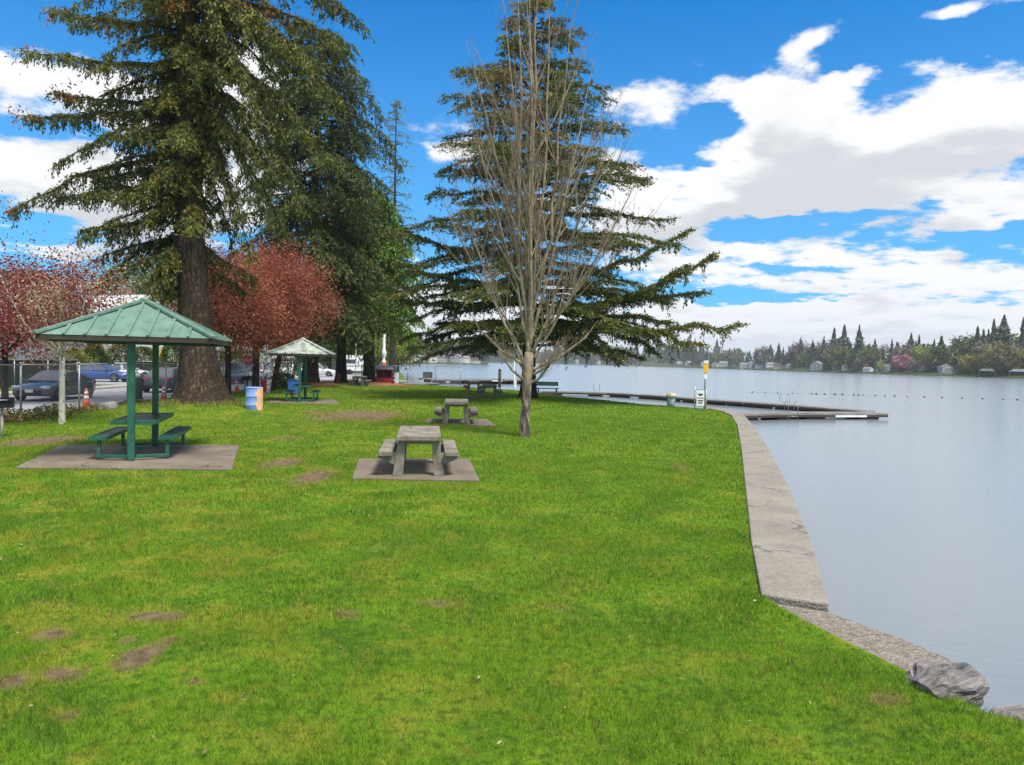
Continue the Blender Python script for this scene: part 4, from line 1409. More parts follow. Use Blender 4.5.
# ---- broadleaf trees
def broadleaf(base, H, r0, label, m, bark, seed, clear, spread, n_leaf, lsize, lw, name='tree', cat='tree', group=None, stems=7, vase=.55, shell=.55, tint=(.2, .8), lean=0.0, wob=.25, thin=0.0, z0f=0.0, clump=None, nclump=0):
    t = empty(name, base); tag(t, label, cat, group)
    rng = random.Random(seed); r = np.random.default_rng(seed)
    wood = MB(); cr = Crown(seed)
    fork = Vector((lean, 0, clear))
    wood.tube([Vector((0, 0, -.2)), Vector((0, 0, .05)), Vector((lean * .4, 0, clear * .5)), fork], [r0 * 1.5, r0 * 1.15, r0, r0 * .95], 10, jitter=.05)
    tips = []
    for i in range(stems):
        az = i * 6.283 / stems + rng.uniform(-.3, .3)
        L = (H - clear) * rng.uniform(.75, .98)
        out = spread * rng.uniform(.35, .95)
        pts = []
        for k in range(6):
            q = k / 5
            pts.append(fork + Vector((math.sin(az) * out * q ** vase, math.cos(az) * out * q ** vase, L * q * rng.uniform(.92, 1.0))))
        wood.tube(pts, [r0 * .55 * (1 - .85 * k / 5) for k in range(6)], 6, cap=False, jitter=.05)
        for j in range(9):
            p, d = interp(pts, rng.uniform(.15, .95))
            a2 = rng.uniform(0, 6.283)
            o = Vector((math.sin(a2), math.cos(a2), rng.uniform(.3, 1.1))).normalized()
            l2 = spread * rng.uniform(.25, .55)
            e = p + o * l2
            wood.tube([p, p.lerp(e, .5) + Vector((0, 0, .05)), e], [r0 * .16, r0 * .1, .006], 4, cap=False)
            tips.append((p, e))
    # leaf clumps around branch tips and a filled crown envelope
    ch = H - clear
    cl = []
    nc = nclump or 150
    for i in range(nc):
        a = rng.uniform(0, 6.283); z = rng.uniform(-1, 1); q = rng.uniform(shell, 1.0) ** .6
        w = math.sqrt(max(0, 1 - z * z))
        k = 1 + wob * math.sin(3 * a + z * 4 + seed) * .5 + wob * rng.uniform(-.5, .5)
        cl.append((lean + math.cos(a) * w * spread * q * k, math.sin(a) * w * spread * q * k, clear * (1 + z0f) + ch * .5 + z * ch * .5 * q * k))
    for p, e in tips:
        if rng.random() > thin: cl.append(tuple(e))
    cl = np.array(cl)
    idx = r.integers(0, len(cl), n_leaf)
    ct = r.uniform(tint[0], tint[1], len(cl))
    cs = r.uniform(.6, 1.25, len(cl)) * (clump or spread * .20)
    P = cl[idx] + r.normal(size=(n_leaf, 3)) * cs[idx][:, None]
    cr.put(P, r.normal(size=(n_leaf, 3)) + np.array([[0, 0, -.2]]), lsize * r.uniform(.6, 1.3, n_leaf), lw * r.uniform(.7, 1.3, n_leaf), np.clip(ct[idx] + r.normal(size=n_leaf) * .12, 0, 1))
    link('trunk', wood.mesh('trunk', fixn=False), bark, t)
    link('crown', cr.mesh('crown', 0, seed), m, t)
    return t
# three red plums
broadleaf(atd(228, 401.5, 38), 7.4, .16, 'red plum tree just right of the big fir trunk', PLUM, BARKD, 41, 2.85, 2.6, 26000, .13, .07, 'plum_tree', stems=7, wob=.2, tint=(.25, .85))
broadleaf(atd(255.5, 397, 42), 8.6, .21, 'middle red plum tree behind the pale blue barrel', PLUM, BARKD, 43, 2.85, 2.9, 30000, .135, .075, 'plum_tree', stems=8, wob=.18)
broadleaf(atd(273, 392.5, 47), 9.2, .17, 'red plum tree behind the pale roofed shelter', PLUM, BARKD, 45, 2.85, 3.3, 32000, .14, .078, 'plum_tree', stems=8, wob=.18, lean=.5)
# red leaved maple with a pale trunk by the fence
broadleaf(atd(62, 424, 22.2), 5.1, .085, 'sparse red and yellow maple with speckled pale trunk by the fence', MAPLE, PALEBARK, 47, 2.15, 2.15, 11500, .08, .058, 'maple_tree', stems=7, shell=.25, wob=.35, tint=(.05, .95), clump=.34, nclump=85)
broadleaf(atd(5, 405, 30), 5.9, .12, 'dense red maple at the left edge beyond the fence', MAPLE, BARKD, 48, 2.2, 2.3, 10000, .12, .085, 'maple_tree', stems=6, shell=.3, wob=.3, tint=(.0, .6), clump=.38, nclump=80)

# overhanging twigs at the left border belong to a maple left of the frame
# shrubs and background trees on the left
def shrub(base, h, w, label, m, seed, n=5000, ls=.14, name='shrub', cone=0.0, group=None):
    t = empty(name, base); tag(t, label, 'shrub', group)
    r = np.random.default_rng(seed)
    cr = Crown(seed)
    z = r.uniform(0, 1, n) ** .8
    a = r.uniform(0, 6.283, n)
    prof = np.sqrt(np.clip(1 - (2 * z - .85) ** 2 / 1.4, 0.02, 1)) * (1 - cone * z)
    lump = 1 + .22 * np.sin(a * 3 + z * 7 + seed) + .14 * np.sin(a * 7 - z * 11)
    q = np.sqrt(r.uniform(.25, 1, n)) * lump
    P = np.stack([np.cos(a) * w * prof * q, np.sin(a) * w * prof * q, z * h + r.normal(size=n) * .05], 1)
    D = np.stack([np.cos(a), np.sin(a), np.full(n, .6)], 1) + r.normal(size=(n, 3)) * .7
    cr.put(P, D, ls * r.uniform(.6, 1.4, n), ls * .5, np.clip(.45 + .3 * np.sin(a * 4 + z * 9) + r.normal(size=n) * .18, 0, 1))
    wood = MB()
    for k in range(5):
        aa = k * 1.256
        wood.tube([Vector((0, 0, -.1)), Vector((math.cos(aa) * w * .2, math.sin(aa) * w * .2, h * .4)), Vector((math.cos(aa) * w * .4, math.sin(aa) * w * .4, h * .8))], [.05, .03, .01], 5, cap=False)
    link('stems', wood.mesh('stems', fixn=False), BARKD, t)
    link('foliage', cr.mesh('foliage', 0, seed), m, t)
    return t
def gp(px, d, z=-.03):
    return Vector((xat(px, d), d, z))
shrub(gp(95, 66), 3.3, 1.8, 'dense green cone shaped conifer shrub beyond the blue car', SHRUB, 61, 6000, .2, cone=.55)
shrub(gp(122, 70), 3.4, 1.5, 'dark green shrub in front of the pale house behind the shelter', FIR2, 62, 4000, .2)
shrub(gp(143, 72), 3.0, 1.7, 'round dark shrub between the two shelter posts', FIR2, 63, 4000, .2)
shrub(gp(173, 60), 3.3, 1.3, 'green shrub just left of the big fir trunk', SHRUB, 64, 4000, .18)
shrub(gp(72, 62), 2.6, 1.6, 'yellow green shrub behind the black car', LIME, 65, 3000, .17)
shrub(gp(235, 62), 2.6, 1.3, 'yellow green bush right of the big fir trunk', LIME, 66, 2500, .16)
shrub(gp(291, 58), 3.4, 1.7, 'yellow green leafy bush behind the pale roofed shelter posts', LIME, 67, 3500, .16)
shrub(gp(283, 50), 1.2, .7, 'low dark shrub at the foot of the third plum tree', SHRUB, 68, 1500, .12)
# clipped hedge above the slatted fence
t = empty('hedge', (-32.6, 37, -.03)); tag(t, 'clipped bright green hedge above the dark slatted fence at left', 'hedge')
r_ = np.random.default_rng(8); n = 9000
P = np.stack([r_.uniform(-.6, .6, n), r_.uniform(-8, 8, n), r_.uniform(.2, 2.05, n) ** 1.0], 1)
P[:, 2] = np.where(r_.random(n) < .45, 2.0 + r_.normal(size=n) * .06, P[:, 2])
link('foliage', leaves_mesh('foliage', P, r_.normal(size=(n, 3)), .17, .09, r_.uniform(.3, 1, n), 0, 3), SHRUB, t)
b = MB()
for y in range(-7, 8, 2): b.tube([(0, y, 0), (0, y, 1.8)], .04, 6)
b.build('stems', BARKD, t)
# spring green trees beyond the beach
for i, (px, d, h, s, lab, m) in enumerate([(352, 118, 8.5, 4.0, 'yellow green spring tree between the two dark trunks far off', LIME), (378, 125, 8.0, 4.5, 'yellow green spring tree behind the red booth', LIME), (398, 135, 7.5, 4.2, 'olive green round tree right of the white post far off', FARDEC),
                                         (330, 110, 11.0, 4.2, 'mid green tree seen left of the far dark trunks', SHRUB), (300, 120, 12, 5.5, 'green tree far behind the pale roofed shelter', SHRUB), (120, 110, 17, 5.2, 'pale green tree top rising behind the red maple', FARDEC), (150, 120, 17, 4.2, 'pale green feathery tree left of the big fir trunk', FARDEC), (212, 115, 9, 4.0, 'grey green tree behind the parked truck', FARDEC)]):
    broadleaf(gp(px, d), h, .25, lab, m, BARKD, 80 + i, h * .18, s, 6000, .42, .26, 'deciduous_tree', stems=6, wob=.25, tint=(.2, .9), nclump=90)

# ================================================================== WEEDS by the fence (dry leaves, brambles)
r_ = np.random.default_rng(18); n = 6500
yy = r_.uniform(15, 31, n); base_x = -16.5 - .012 * (yy - 24)
lump = .5 + .5 * np.sin(yy * 1.7) * np.sin(yy * .63 + 1)
hh = (.62 - .028 * (yy - 17)).clip(.10, .62) * (.45 + .75 * lump)
P = np.stack([base_x + np.abs(r_.normal(size=n)) * .55 - .15, yy, r_.uniform(0, 1, n) ** 1.4 * hh], 1)
o = link('weeds', leaves_mesh('weeds', P, r_.normal(size=(n, 3)) + np.array([[0, 0, .3]]), r_.uniform(.06, .16, n), .065, r_.beta(1.2, 1.2, n), 0, 5), DRY)
tag(o, kind='stuff')
n = 1500
a = r_.uniform(0, 6.283, n); q = r_.uniform(.8, 2.2, n)
P = np.stack([-12.9 + np.cos(a) * q, 29 + np.sin(a) * q, np.zeros(n)], 1)
P[:, 2] = [mound(x, y) for x, y in P[:, :2]] + r_.uniform(0, .10, n)
o = link('weeds', leaves_mesh('weeds', P, r_.normal(size=(n, 3)) * .5 + np.array([[0, 0, 1.]]), .15, .035, r_.uniform(.55, 1, n), 0, 6), DRY)
tag(o, kind='stuff')

# ================================================================== VEHICLES
def lerp3(a, b, t): return tuple(x + (y - x) * t for x, y in zip(a, b))
def make_car(loc, rz, label, pm, L=4.6, Wd=1.82, Ht=1.45, kind='sedan', cat='car'):
    """front towards +x"""
    t = empty('parked_car', loc, rz); tag(t, label, cat, 'cars on the road')
    hl, hw = L / 2, Wd / 2
    b = MB()
    belt = .92 if kind != 'suv' else 1.02
    # stations: x, bottom z, top z, half width
    st = [(-hl, .42, .78, .80), (-hl + .06, .30, .92 * belt / .92, .90), (-hl + .5, .24, belt + .02, .97), (-hl * .45, .22, belt + .01, 1.0), (0, .21, belt - .01, 1.0), (hl * .40, .22, belt - .03, .99),
          (hl * .62, .23, belt - .12, .97), (hl - .25, .24, belt - .24, .90), (hl - .05, .27, .62, .80), (hl, .36, .52, .70)]
    vs, fs = [], []
    for x, z0, z1, k in st:
        w = hw * k
        hgt = z1 - z0
        vs += [(x, -w * .93, z0), (x, -w, z0 + hgt * .25), (x, -w, z0 + hgt * .62), (x, -w * .94, z0 + hgt * .92), (x, -w * .72, z1), (x, 0, z1 + .03),
               (x, w * .72, z1), (x, w * .94, z0 + hgt * .92), (x, w, z0 + hgt * .62), (x, w, z0 + hgt * .25), (x, w * .93, z0)]
    k = 11
    for i in range(len(st) - 1):
        for j in range(k):
            j2 = (j + 1) % k
            fs.append((i * k + j, i * k + j2, (i + 1) * k + j2, (i + 1) * k + j))
    fs += [tuple(range(k)), tuple((len(st) - 1) * k + j for j in range(k))]
    b.add(vs, fs, 0, True)
    if kind == 'sedan': cb = [(-hl * .78, 0), (-hl * .42, 1), (.05 * L * .2, 1), (hl * .42, 0)]
    elif kind == 'coupe': cb = [(-hl * .86, 0), (-hl * .25, 1), (.02 * L, 1), (hl * .45, 0)]
    else: cb = [(-hl * .95, 0), (-hl * .80, 1), (.05 * L, 1), (hl * .42, 0)]
    lo, hi = hw * .93, hw * .70
    zt = lambda f: (belt - .02 if not f else Ht)
    cvs, cfs = [], []
    for x, f in cb:
        w = hi if f else lo
        z = zt(f)
        cvs += [(x, -w, z), (x, -w * .6, z + (.04 if f else 0)), (x, w * .6, z + (.04 if f else 0)), (x, w, z)]
    for i in range(3):
        for j in range(3):
            cfs.append((i * 4 + j, i * 4 + j + 1, i * 4 + 5 + j, i * 4 + 4 + j))
    # sides of the cabin
    for s, o in ((0, 0), (3, 1)):
        cfs.append((s, 4 + s, 8 + s, 12 + s))
    b.add(cvs, cfs, 0, False)
    b.build('body', pm, t)
    def pane(name, c4, inset, off):
        c = [Vector(p) for p in c4]
        nrm = (c[1] - c[0]).cross(c[3] - c[0]).normalized()
        mid = sum(c, Vector()) / 4
        if nrm.dot(mid - Vector((0, 0, .6))) < 0: nrm = -nrm
        q = [p.lerp(mid, inset) + nrm * off for p in c]
        q2 = [p - nrm * .02 for p in q]
        m = MB(); m.add(q + q2, [(0, 1, 2, 3), (7, 6, 5, 4), (0, 4, 5, 1), (1, 5, 6, 2), (2, 6, 7, 3), (3, 7, 4, 0)])
        return m.build(name, GLASS, t)
    P = lambda i, j: Vector(cvs[i * 4 + j])
    pane('windshield', [P(2, 0) + Vector((0, 0, .02)), P(2, 3) + Vector((0, 0, .02)), P(3, 3), P(3, 0)], .09, .025)
    pane('rear_window', [P(1, 0) + Vector((0, 0, .02)), P(1, 3) + Vector((0, 0, .02)), P(0, 3), P(0, 0)], .12, .025)
    for s in (0, 3):
        mid_t, mid_b = P(1, s).lerp(P(2, s), .45), P(0, s).lerp(P(3, s), .50)
        pane('side_window', [P(0, s).lerp(P(3, s), .08), mid_b - Vector((.03, 0, 0)), mid_t - Vector((.03, 0, 0)), P(1, s)], .11, .008)
        pane('side_window', [mid_b + Vector((.03, 0, 0)), P(3, s), P(2, s), mid_t + Vector((.03, 0, 0))], .11, .008)
    for x in (-hl * .62, hl * .62):
        for s in (-1, 1):
            b = MB()
            R = .335
            ring = lambda r, y: [(x + r * math.cos(a * math.pi / 12), y, .335 + r * math.sin(a * math.pi / 12)) for a in range(24)]
            y0, y1 = s * (hw - .20), s * (hw + .012)
            prof = [(R * .6, y0), (R * .96, y0), (R, y0 + s * .03), (R, y1 - s * .03), (R * .95, y1), (R * .66, y1), (R * .64, y1 - s * .03)]
            vs = []
            for r, y in prof: vs += ring(r, y)
            fs = [(i * 24 + a, i * 24 + (a + 1) % 24, (i + 1) * 24 + (a + 1) % 24, (i + 1) * 24 + a) for i in range(len(prof) - 1) for a in range(24)]
            fs += [tuple(range(24)), tuple((len(prof) - 1) * 24 + a for a in range(24))]
            b.add(vs, fs, 0, True)
            w = b.build('wheel', TYRE, t)
            b = MB()
            for q in range(5):
                a = q * 1.2566
                b.bar((x, y1 + s * .004, .335), (x + .205 * math.cos(a), y1 + s * .002, .335 + .205 * math.sin(a)), .06, .02)
            vs = ring(.055, y1 + s * .018) + ring(.055, y1 - s * .02)
            b.add(vs, [tuple(range(24)), tuple(range(24, 48))] + [(a, (a + 1) % 24, 24 + (a + 1) % 24, 24 + a) for a in range(24)])
            vs = ring(.215, y1 + s * .006) + ring(.185, y1 + s * .006) + ring(.185, y1 - s * .02) + ring(.215, y1 - s * .02)
            b.add(vs, [(i * 24 + a, i * 24 + (a + 1) % 24, ((i + 1) % 4) * 24 + (a + 1) % 24, ((i + 1) % 4) * 24 + a) for i in range(4) for a in range(24)])
            b.build('rim', RIM, w)
            b = MB()
            vs = [(x + r * math.cos(a * math.pi / 12), s * (hw * (1.0 if abs(x) < 1.3 else .985) + .004 - .02 * (r > .38)), .335 + r * math.sin(a * math.pi / 12)) for r in (.39, .345) for a in range(13)]
            vs2 = [(p[0], p[1] - s * .05, p[2]) for p in vs]
            fs = [(a, a + 1, 14 + a, 13 + a) for a in range(12)]
            b.add(vs + vs2, fs + [tuple(i + 26 for i in f) for f in fs] + [(a, a + 1, 27 + a, 26 + a) for a in range(12)] + [(13 + a, 14 + a, 40 + a, 39 + a) for a in range(12)])
            b.build('wheel_arch', BLACK, t)
    for s in (-1, 1):
        b = MB(); b.box((hl - .13, s * hw * .66, .66), (.20, .36, .13), rz=-s * .35, ry=.15); b.build('headlight', CHROME, t, .02)
        b = MB(); b.box((-hl + .05, s * hw * .70, .80), (.12, .36, .17), rz=s * .25); b.build('tail_light', TAIL, t, .02)
        b = MB(); b.box((hl * .36, s * (hw + .08), belt + .04), (.14, .20, .13)); b.build('mirror', pm, t, .03)
    b = MB(); b.box((hl - .02, 0, .42), (.06, Wd * .56, .20)); b.build('grille', BLACK, t, .01)
    for x in (hl + .02, -hl - .012):
        b = MB(); b.box((x, 0, .50 if x > 0 else .72), (.02, .34, .15)); b.build('licence_plate', WHITE, t)
    b = MB(); b.box((-hl + .02, 0, .36), (.10, Wd * .72, .16)); b.build('bumper', BLACK, t, .02)
    return t
rg = rad
make_car((-22.3, 34.2, 0), rad(-84), 'black sporty car facing left on the road behind the fence', paint('black_paint', (.075, .075, .078)), 4.5, 1.85, 1.36, 'coupe')
make_car((xat(103, 56.5), 56.5, .0), rad(2), 'blue sedan parked sideways across the road', paint('deep_blue_paint', (.03, .075, .27)), 4.3, 1.78, 1.45, 'sedan')
make_car((xat(170, 43.5), 43.5, 0), rad(96), 'dark grey sedan seen from behind, left of the big fir', paint('dark_grey_paint', (.06, .065, .08)), 4.6, 1.82, 1.46, 'sedan')
make_car((xat(128, 62.5), 62.5, 0), rad(25), 'silver car half hidden behind the near shelter post', paint('silver_paint', (.42, .44, .46)), 4.4, 1.8, 1.45, 'sedan')
make_car((xat(224, 57), 57, 0), rad(-98), 'grey sport utility car just right of the big fir trunk', paint('grey_paint', (.20, .21, .23)), 4.7, 1.9, 1.75, 'suv')
make_car((xat(240, 63), 63, 0), rad(-95), 'white sport utility car behind the red stop sign', paint('white_car_paint', (.66, .67, .68)), 4.8, 1.9, 1.8, 'suv')
make_car((xat(262, 70), 70, 0), rad(92), 'pale silver car between the plum tree trunks', paint('pale_silver_paint', (.52, .54, .56)), 4.5, 1.82, 1.6, 'suv')
make_car((xat(318, 86), 86, 0), rad(5), 'white car parked far behind the pale roofed shelter', paint('white_car_paint', (.66, .67, .68)), 4.6, 1.82, 1.55, 'suv')
# a white motorhome and a trailer, far down the road
def motorhome(loc, rz, label, L, name='motorhome', cab=True):
    t = empty(name, loc, rz); tag(t, label, 'motorhome' if cab else 'trailer')
    b = MB()
    b.extr([(-L / 2, .55), (L / 2 - (1.1 if cab else 0), .55), (L / 2 - (1.1 if cab else 0), 1.9), (L / 2 - .15, 2.1), (L / 2 - .05, 2.7), (L / 2 - .5, 3.0), (-L / 2 + .15, 3.0), (-L / 2, 2.8)] if cab else
           [(-L / 2, .5), (L / 2, .5), (L / 2, 2.3), (L / 2 - .3, 2.7), (-L / 2 + .3, 2.7), (-L / 2, 2.4)], 'y', -1.15, 1.15)
    b.build('body', WHITE, t, .05)
    if cab:
        b = MB(); b.extr([(L / 2 - 1.1, .5), (L / 2 + .5, .5), (L / 2 + .5, 1.05), (L / 2 - .1, 1.2), (L / 2 - .45, 1.88), (L / 2 - 1.1, 1.88)], 'y', -1.0, 1.0); b.build('cab', WHITE, t, .04)
        b = MB(); b.box((L / 2 - .22, 0, 1.56), (.04, 1.7, .62), ry=-.48); b.build('windshield', GLASS, t)
    for s in (-1, 1):
        for x in (-L * .28, 0.0):
            b = MB(); b.box((x, s * 1.155, 1.85), (1.1, .03, .6)); b.build('window', GLASS, t)
        b = MB(); b.box((0, s * 1.152, 1.15), (L * .9, .02, .12)); b.build('stripe', simple('grey_stripe', (.25, .28, .33)), t)
        for x in (-L * .28, L * .34 if cab else -L * .12):
            b = MB(); b.tube([(x, s * .95, .38), (x, s * 1.16, .38)], .38, 18); b.build('wheel', TYRE, t)
    return t
motorhome((xat(277, 74), 74, 0), rad(-60), 'white motorhome behind the plum tree trunks', 6.8)
motorhome((xat(353, 100), 100, 0), rad(10), 'white trailer seen between the two dark far trunks', 3.4, 'trailer', False)

# ================================================================== BUILDINGS ACROSS THE ROAD
def house_mats():
    out = {}
    for nm, c in (('white_siding', (.62, .62, .60)), ('grey_siding', (.20, .22, .25)), ('tan_siding', (.42, .36, .28)), ('blue_grey_siding', (.36, .39, .42)), ('cream_siding', (.55, .52, .46)), ('brown_siding', (.20, .14, .10))):
        def b(N, c=c):
            p = N.obj()
            z = N.sep(p)[2]
            ln = N.m('FRACT', N.m('MULTIPLY', z, 5.5))
            f = N.noise(p, .8, 4, .6)
            N.out(N.pbsdf(N.mix(N.ss(f, .3, .7), c, tuple(x * .8 for x in c)), .7, 0, N.bump(ln, .5, .02), .3).outputs[0])
        out[nm] = mat(nm, b)
    for nm, c in (('dark_shingles', (.07, .07, .075)), ('grey_shingles', (.22, .22, .225)), ('brown_shingles', (.13, .095, .075)), ('pale_roof', (.50, .51, .52))):
        out[nm] = simple(nm, c, .85, 0, .3, 2.5, .2)
    return out
HM = house_mats()
def house(loc, rz, w, d, h, rh, wall, roof, label, name='house', cat='house', group=None, wins=None, chimney=False, small=False, door=True, gable_x=False):
    """gabled house, front towards -y; ridge along x unless gable_x"""
    t = empty(name, loc, rz); tag(t, label, cat, group)
    b = MB()
    b.box((0, 0, h / 2 - .6), (w, d, h + 1.2))
    if gable_x: b.extr([(-w / 2, h), (w / 2, h), (0, h + rh)], 'y', -d / 2 + .002, d / 2 - .002)
    else: b.extr([(-d / 2, h), (d / 2, h), (0, h + rh)], 'x', -w / 2 + .002, w / 2 - .002)
    b.build('wall', HM[wall], t)
    b = MB()
    ov = .45; th = .18
    W2 = (w if gable_x else d) / 2
    sl = rh / W2
    prof = [(-W2 - ov, h - sl * ov), (0, h + rh), (W2 + ov, h - sl * ov), (W2 + ov, h - sl * ov + th), (0, h + rh + th), (-W2 - ov, h - sl * ov + th)]
    if gable_x: b.extr(prof, 'y', -d / 2 - ov, d / 2 + ov)
    else: b.extr(prof, 'x', -w / 2 - ov, w / 2 + ov)
    rf = b.build('roof', HM[roof], t)
    if chimney:
        b = MB(); b.box((w * .25, d * .1, h + rh + .2), (.8, .8, 1.8)); b.build('chimney', HM['brown_siding'], rf)
    if wins is None:
        n = max(2, int(w / 3.2))
        rows = max(1, int(h / 2.7))
        wins = [(-w / 2 + w * (i + .5) / n, 1.6 + r * 2.75) for i in range(n) for r in range(rows)]
    for x, z in wins:
        b = MB()
        ww, wh = (1.3, 1.35)
        for sx in (-1, 1): b.box((x + sx * (ww / 2 + .05), -d / 2 - .03, z), (.12, .10, wh + .22))
        for sz in (-1, 1): b.box((x, -d / 2 - .03, z + sz * (wh / 2 + .05)), (ww - .02, .10, .12))
        b.box((x, -d / 2 - .025, z), (.05, .06, wh - .02))
        fr = b.build('window', WHITE, t)
        b = MB(); b.box((x, -d / 2 - .005, z), (ww, .03, wh)); b.build('pane', GLASS, fr)
    if door:
        b = MB(); b.box((w * .08, -d / 2 - .03, 1.0), (1.0, .08, 2.1)); dr = b.build('door', HM['brown_siding'], t)
        b = MB(); b.tube([(w * .08 + .38, -d / 2 - .07, 1.0), (w * .08 + .38, -d / 2 - .13, 1.0)], .04, 8); b.build('handle', GALV, dr)
    return t
house((xat(2, 66), 66, 0), rad(-25), 10, 9, 7.0, 2.6, 'grey_siding', 'dark_shingles', 'grey two storey house with white window trim at the left edge')
house((xat(40, 72), 72, 0), rad(-20), 8, 8, 5.6, 2.2, 'blue_grey_siding', 'grey_shingles', 'blue grey house partly hidden by the red maple')
house((xat(92, 80), 80, 0), rad(-15), 15, 10, 5.8, 2.9, 'white_siding', 'pale_roof', 'white house with a pale roof showing above the green shelter', chimney=True)
house((xat(148, 92), 92, 0), rad(-12), 10, 9, 5.4, 2.5, 'white_siding', 'grey_shingles', 'white house seen between the shelter posts')
house((xat(240, 105), 105, 0), rad(-8), 12, 9, 3.2, 2.2, 'cream_siding', 'grey_shingles', 'low cream house far behind the red plum trees')
house((xat(325, 125), 125, 0), rad(-5), 14, 9, 3.0, 2.0, 'white_siding', 'pale_roof', 'low white building behind the yellow green spring trees')

# ================================================================== SIGNS AND POLES
def text_mesh(s, size, m, parent, loc, rot=(rad(90), 0, 0), name='lettering'):
    cu = bpy.data.curves.new(name, 'FONT'); cu.body = s; cu.size = size; cu.align_x = 'CENTER'; cu.align_y = 'CENTER'; cu.extrude = .002
    o = bpy.data.objects.new(name, cu); COL.objects.link(o)
    dg = bpy.context.evaluated_depsgraph_get()
    me = bpy.data.meshes.new_from_object(o.evaluated_get(dg))
    bpy.data.objects.remove(o); bpy.data.curves.remove(cu)
    o = link(name, me, m, parent); o.location = loc; o.rotation_euler = rot
    return o
# stop sign
d = 50.0
t = empty('stop_sign', (xat(248, d), d, 0), rad(12)); tag(t, 'red octagonal stop sign among the plum tree trunks', 'sign')
b = MB(); b.tube([(0, .03, 0), (0, .03, 2.1)], .03, 8); b.build('post', GALV, t)
b = MB(); o8 = [(.40 * math.cos(rad(22.5 + 45 * k)), 2.0 + .40 * math.sin(rad(22.5 + 45 * k))) for k in range(8)]; b.extr(o8, 'y', -.01, .01); pn = b.build('panel', RED, t)
text_mesh('STOP', .27, WHITE, pn, (0, -.014, 2.0))
# yellow school style signs
d = 60.0
t = empty('warning_sign', (xat(160, d), d, 0), rad(14)); tag(t, 'yellow warning sign on a thin post left of the fir trunk', 'sign')
b = MB(); b.tube([(0, .03, 0), (0, .03, 2.6)], .03, 8); b.build('post', GALV, t)
b = MB(); b.extr([(-.42, 1.85), (.42, 1.85), (.42, 2.3), (0, 2.72), (-.42, 2.3)], 'y', -.012, .012); b.build('panel', YEL, t)
t = empty('warning_sign', (xat(165.5, d), d, 0), rad(14)); tag(t, 'lower small orange yellow sign on the brown pole', 'sign')
b = MB(); b.box((0, -.19, 1.75), (.34, .02, .5)); b.box((.02, -.19, 1.28), (.55, .02, .30)); b.build('panel', YEL, t)
b = MB(); b.box((0, -.165, 1.5), (.05, .04, 1.0)); b.build('bracket', GALV, t)
t = empty('utility_pole', (xat(165.5, d), d, 0)); tag(t, 'brown wooden utility pole behind the near shelter', 'pole')
b = MB(); b.tube([(0, 0, -.2), (0, 0, 8.4)], [.15, .11], 12); b.build('pole', WOOD, t)
b = MB(); b.box((0, -.13, 7.7), (1.8, .10, .12)); ca = b.build('crossarm', WOOD, t)
b = MB()
for x in (-.75, -.35, .35, .75): b.lathe([(.02, 0), (.05, .04), (.05, .12), (.02, .15)], 8, (x, -.13, 7.76))
b.build('insulators', WHITE, ca)
# white totem pole with a round top at the beach, and a thin flag pole
p = atd(383.5, 384, 70)
t = empty('totem_pole', (p.x, p.y, -.03)); tag(t, 'tall white post with carved bulges right of the dark far trunk', 'pole')
b = MB(); b.lathe([(.14, 0), (.14, 1.6), (.22, 1.7), (.24, 2.0), (.16, 2.2), (.13, 2.4), (.20, 2.6), (.25, 2.9), (.2, 3.15), (.14, 3.3), (.14, 7.0), (.05, 7.1)], 14); b.build('post', WHITE, t)
b = MB(); b.lathe([(.245, 1.72), (.25, 1.76), (.25, 1.98), (.245, 2.0)], 14); b.build('painted_band', ORANGE, t)
p = atd(355.5, 384, 78)
t = empty('flag_pole', (p.x, p.y, -.03)); tag(t, 'thin pale flag pole between the two dark far trunks', 'pole')
b = MB(); b.tube([(0, 0, 0), (0, 0, 7.5)], [.05, .03], 8); b.build('pole', WHITE, t)
b = MB(); b.lathe([(.01, 7.5), (.07, 7.55), (.07, 7.63), (.01, 7.68)], 10); b.build('finial', WHITE, t)
# red booth
p = atd(384, 383.6, 64)
t = empty('red_booth', (p.x, p.y, .0), rad(12)); tag(t, 'small red booth with grey lean-to roof right of the dark trunk', 'booth')
b = MB()
for x in (-.68, .68): b.box((x, 0, .7), (.08, 1.1, 1.4))
b.box((0, .52, .7), (1.28, .06, 1.4)); b.box((0, -.50, .28), (1.28, .06, .56)); b.build('wall', RED, t)
b = MB(); b.box((0, 0, .60), (1.27, .9, .05)); b.box((-.3, -.1, .78), (.4, .4, .3)); b.build('counter', simple('dark_red_paint', (.16, .015, .02)), t)
b = MB(); b.box((0, -.08, 1.48), (1.65, 1.5, .07), rx=.16); b.build('roof', simple('grey_roofing', (.30, .29, .27), .8), t)
# a couple of brown posts (bollards) by the path
for px, lab in ((327, 'short dark red post on the gravel path beside the far trunks'),):
    p = at(px, 388)
    t = empty('bollard', (p.x, 56.5, 0)); tag(t, lab, 'bollard')
    b = MB(); b.box((0, 0, .5), (.28, .28, 1.0)); b.build('post', simple('dark_red_stain', (.10, .025, .02)), t, .02)
    b = MB(); b.box((0, 0, 1.02), (.32, .32, .06), taper=.6); b.build('cap', simple('dark_red_stain', (.10, .025, .02)), t)
